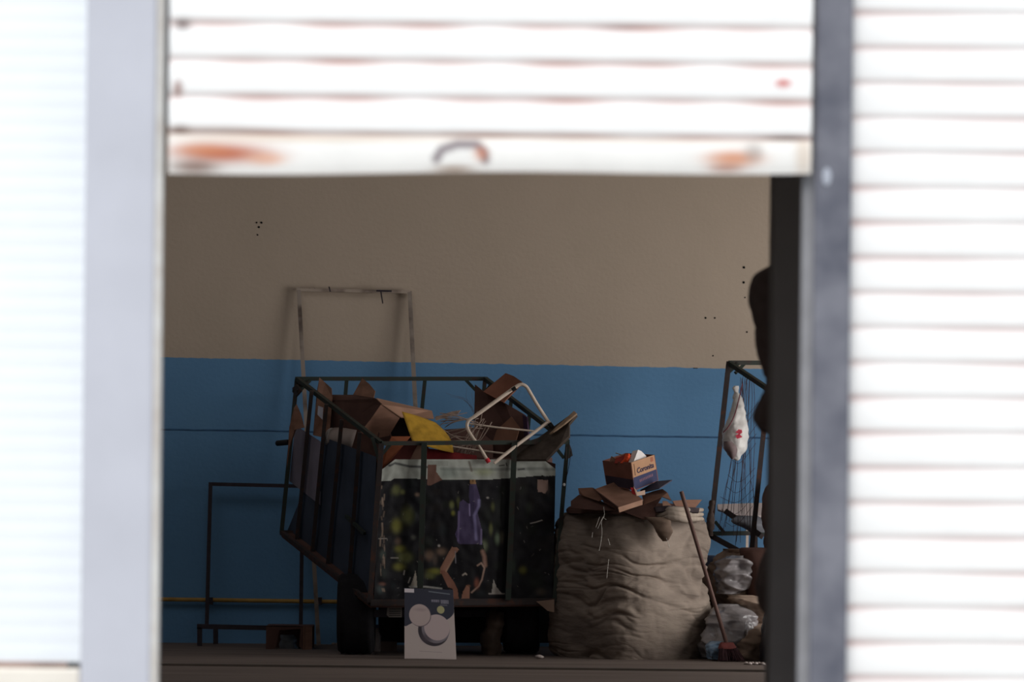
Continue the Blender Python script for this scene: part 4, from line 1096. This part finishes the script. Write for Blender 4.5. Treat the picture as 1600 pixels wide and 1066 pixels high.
sackblob('dark_sack', [(868, 1096, 1120, 29.35, .2), (880, 1092, 1132, 29.3, .4), (900, 1092, 1140, 29.3, .5), (960, 1090, 1150, 29.3, .5), (1010, 1090, 1150, 29.3, .5)], mat('dark_navy_cloth', A(38, 40, 50), .8, var=.3), 'dark navy sack against the wall behind the bulk sack', seed=14)
sackblob('cardboard_bundle', [(856, 1160, 1210, 28.7, .1), (862, 1156, 1220, 28.65, .25), (900, 1164, 1225, 28.6, .3), (935, 1166, 1225, 28.6, .3)], card_dark, 'rust brown cardboard bundle below the right cart’s post', 'cardboard', 15, .012, .006)
sackblob('cardboard_bundle', [(752, 1210, 1240, 28.8, .15), (764, 1198, 1240, 28.8, .3), (790, 1193, 1245, 28.8, .35), (820, 1192, 1245, 28.8, .35), (850, 1198, 1245, 28.8, .35), (880, 1200, 1245, 28.8, .3)], mat('rust_paper', A(62, 50, 46), .8, var=.45, scale=8), 'brown wrapped bundle in the right cart at the pier’s edge', 'cardboard', 17, .02, .012)
sackblob('rubbish_sack', [(945, 1203, 1230, 27.9, .2), (965, 1194, 1240, 27.9, .3), (995, 1191, 1245, 27.9, .35), (1025, 1190, 1245, 27.9, .35), (1036, 1192, 1245, 27.9, .33)], mat('black_sack', A(20, 19, 24), .4, var=.3), 'black rubbish sack on the floor at the pier’s edge', 'sack', 19, .015, .012)
lit = MB()
for i in range(6):
    qq = P(1166 + i * 5, 1040 - (i % 3), 27.4)
    lit.lathe([(0, 0), (.016 + .004 * (i % 3), .003), (.012, .014), (0, .018)], (qq.x, qq.y - .02 * (i % 2), .0), (.2 * (i % 3) - .2, .1, 1), 7)
solo('clear_plastic_scrap', lit, mat('foil', A(130, 120, 116, .5), .3), 'small shiny plastic scrap on the floor before the right sacks', 'litter')

# ------------------------------------------------------------------ tall pile of sacks nearer the door, mostly behind the pier
brn = mat('brown_burlap', A(60, 51, 49), .9, var=.35, scale=9, bump=.006, bscale=30)
Dn = 20.6
rows = [
    ('topmost', [(408, 1222, 1270, Dn, .2), (420, 1196, 1290, Dn, .4), (436, 1176, 1300, Dn, .5), (460, 1170, 1300, Dn, .5), (490, 1174, 1300, Dn, .5), (512, 1180, 1290, Dn, .45)]),
    ('second from the top', [(508, 1182, 1290, Dn, .45), (530, 1180, 1300, Dn, .5), (555, 1186, 1300, Dn, .5), (590, 1196, 1300, Dn, .45)]),
    ('third from the top', [(586, 1198, 1290, Dn, .45), (610, 1196, 1300, Dn, .5), (636, 1184, 1300, Dn, .5), (660, 1180, 1300, Dn, .5), (678, 1194, 1290, Dn, .4)]),
    ('fourth from the top', [(674, 1206, 1290, Dn, .4), (720, 1209, 1300, Dn, .5), (780, 1210, 1300, Dn, .5), (840, 1206, 1300, Dn, .5), (858, 1206, 1290, Dn, .45)]),
    ('fifth from the top', [(852, 1204, 1290, Dn, .45), (880, 1192, 1300, Dn, .5), (915, 1180, 1300, Dn, .5), (945, 1186, 1300, Dn, .5), (965, 1200, 1290, Dn, .45)]),
    ('lowest', [(960, 1210, 1290, Dn, .5), (1000, 1206, 1310, Dn, .6), (1080, 1208, 1310, Dn, .65), (1129, 1210, 1300, Dn, .6)])]
for i, (nm, rw) in enumerate(rows):
    sackblob('burlap_sack', rw, brn, 'dull brown sack peeking out beside the dark pier, %s of its stack' % nm, 'sack', 20 + i, .012, .01)
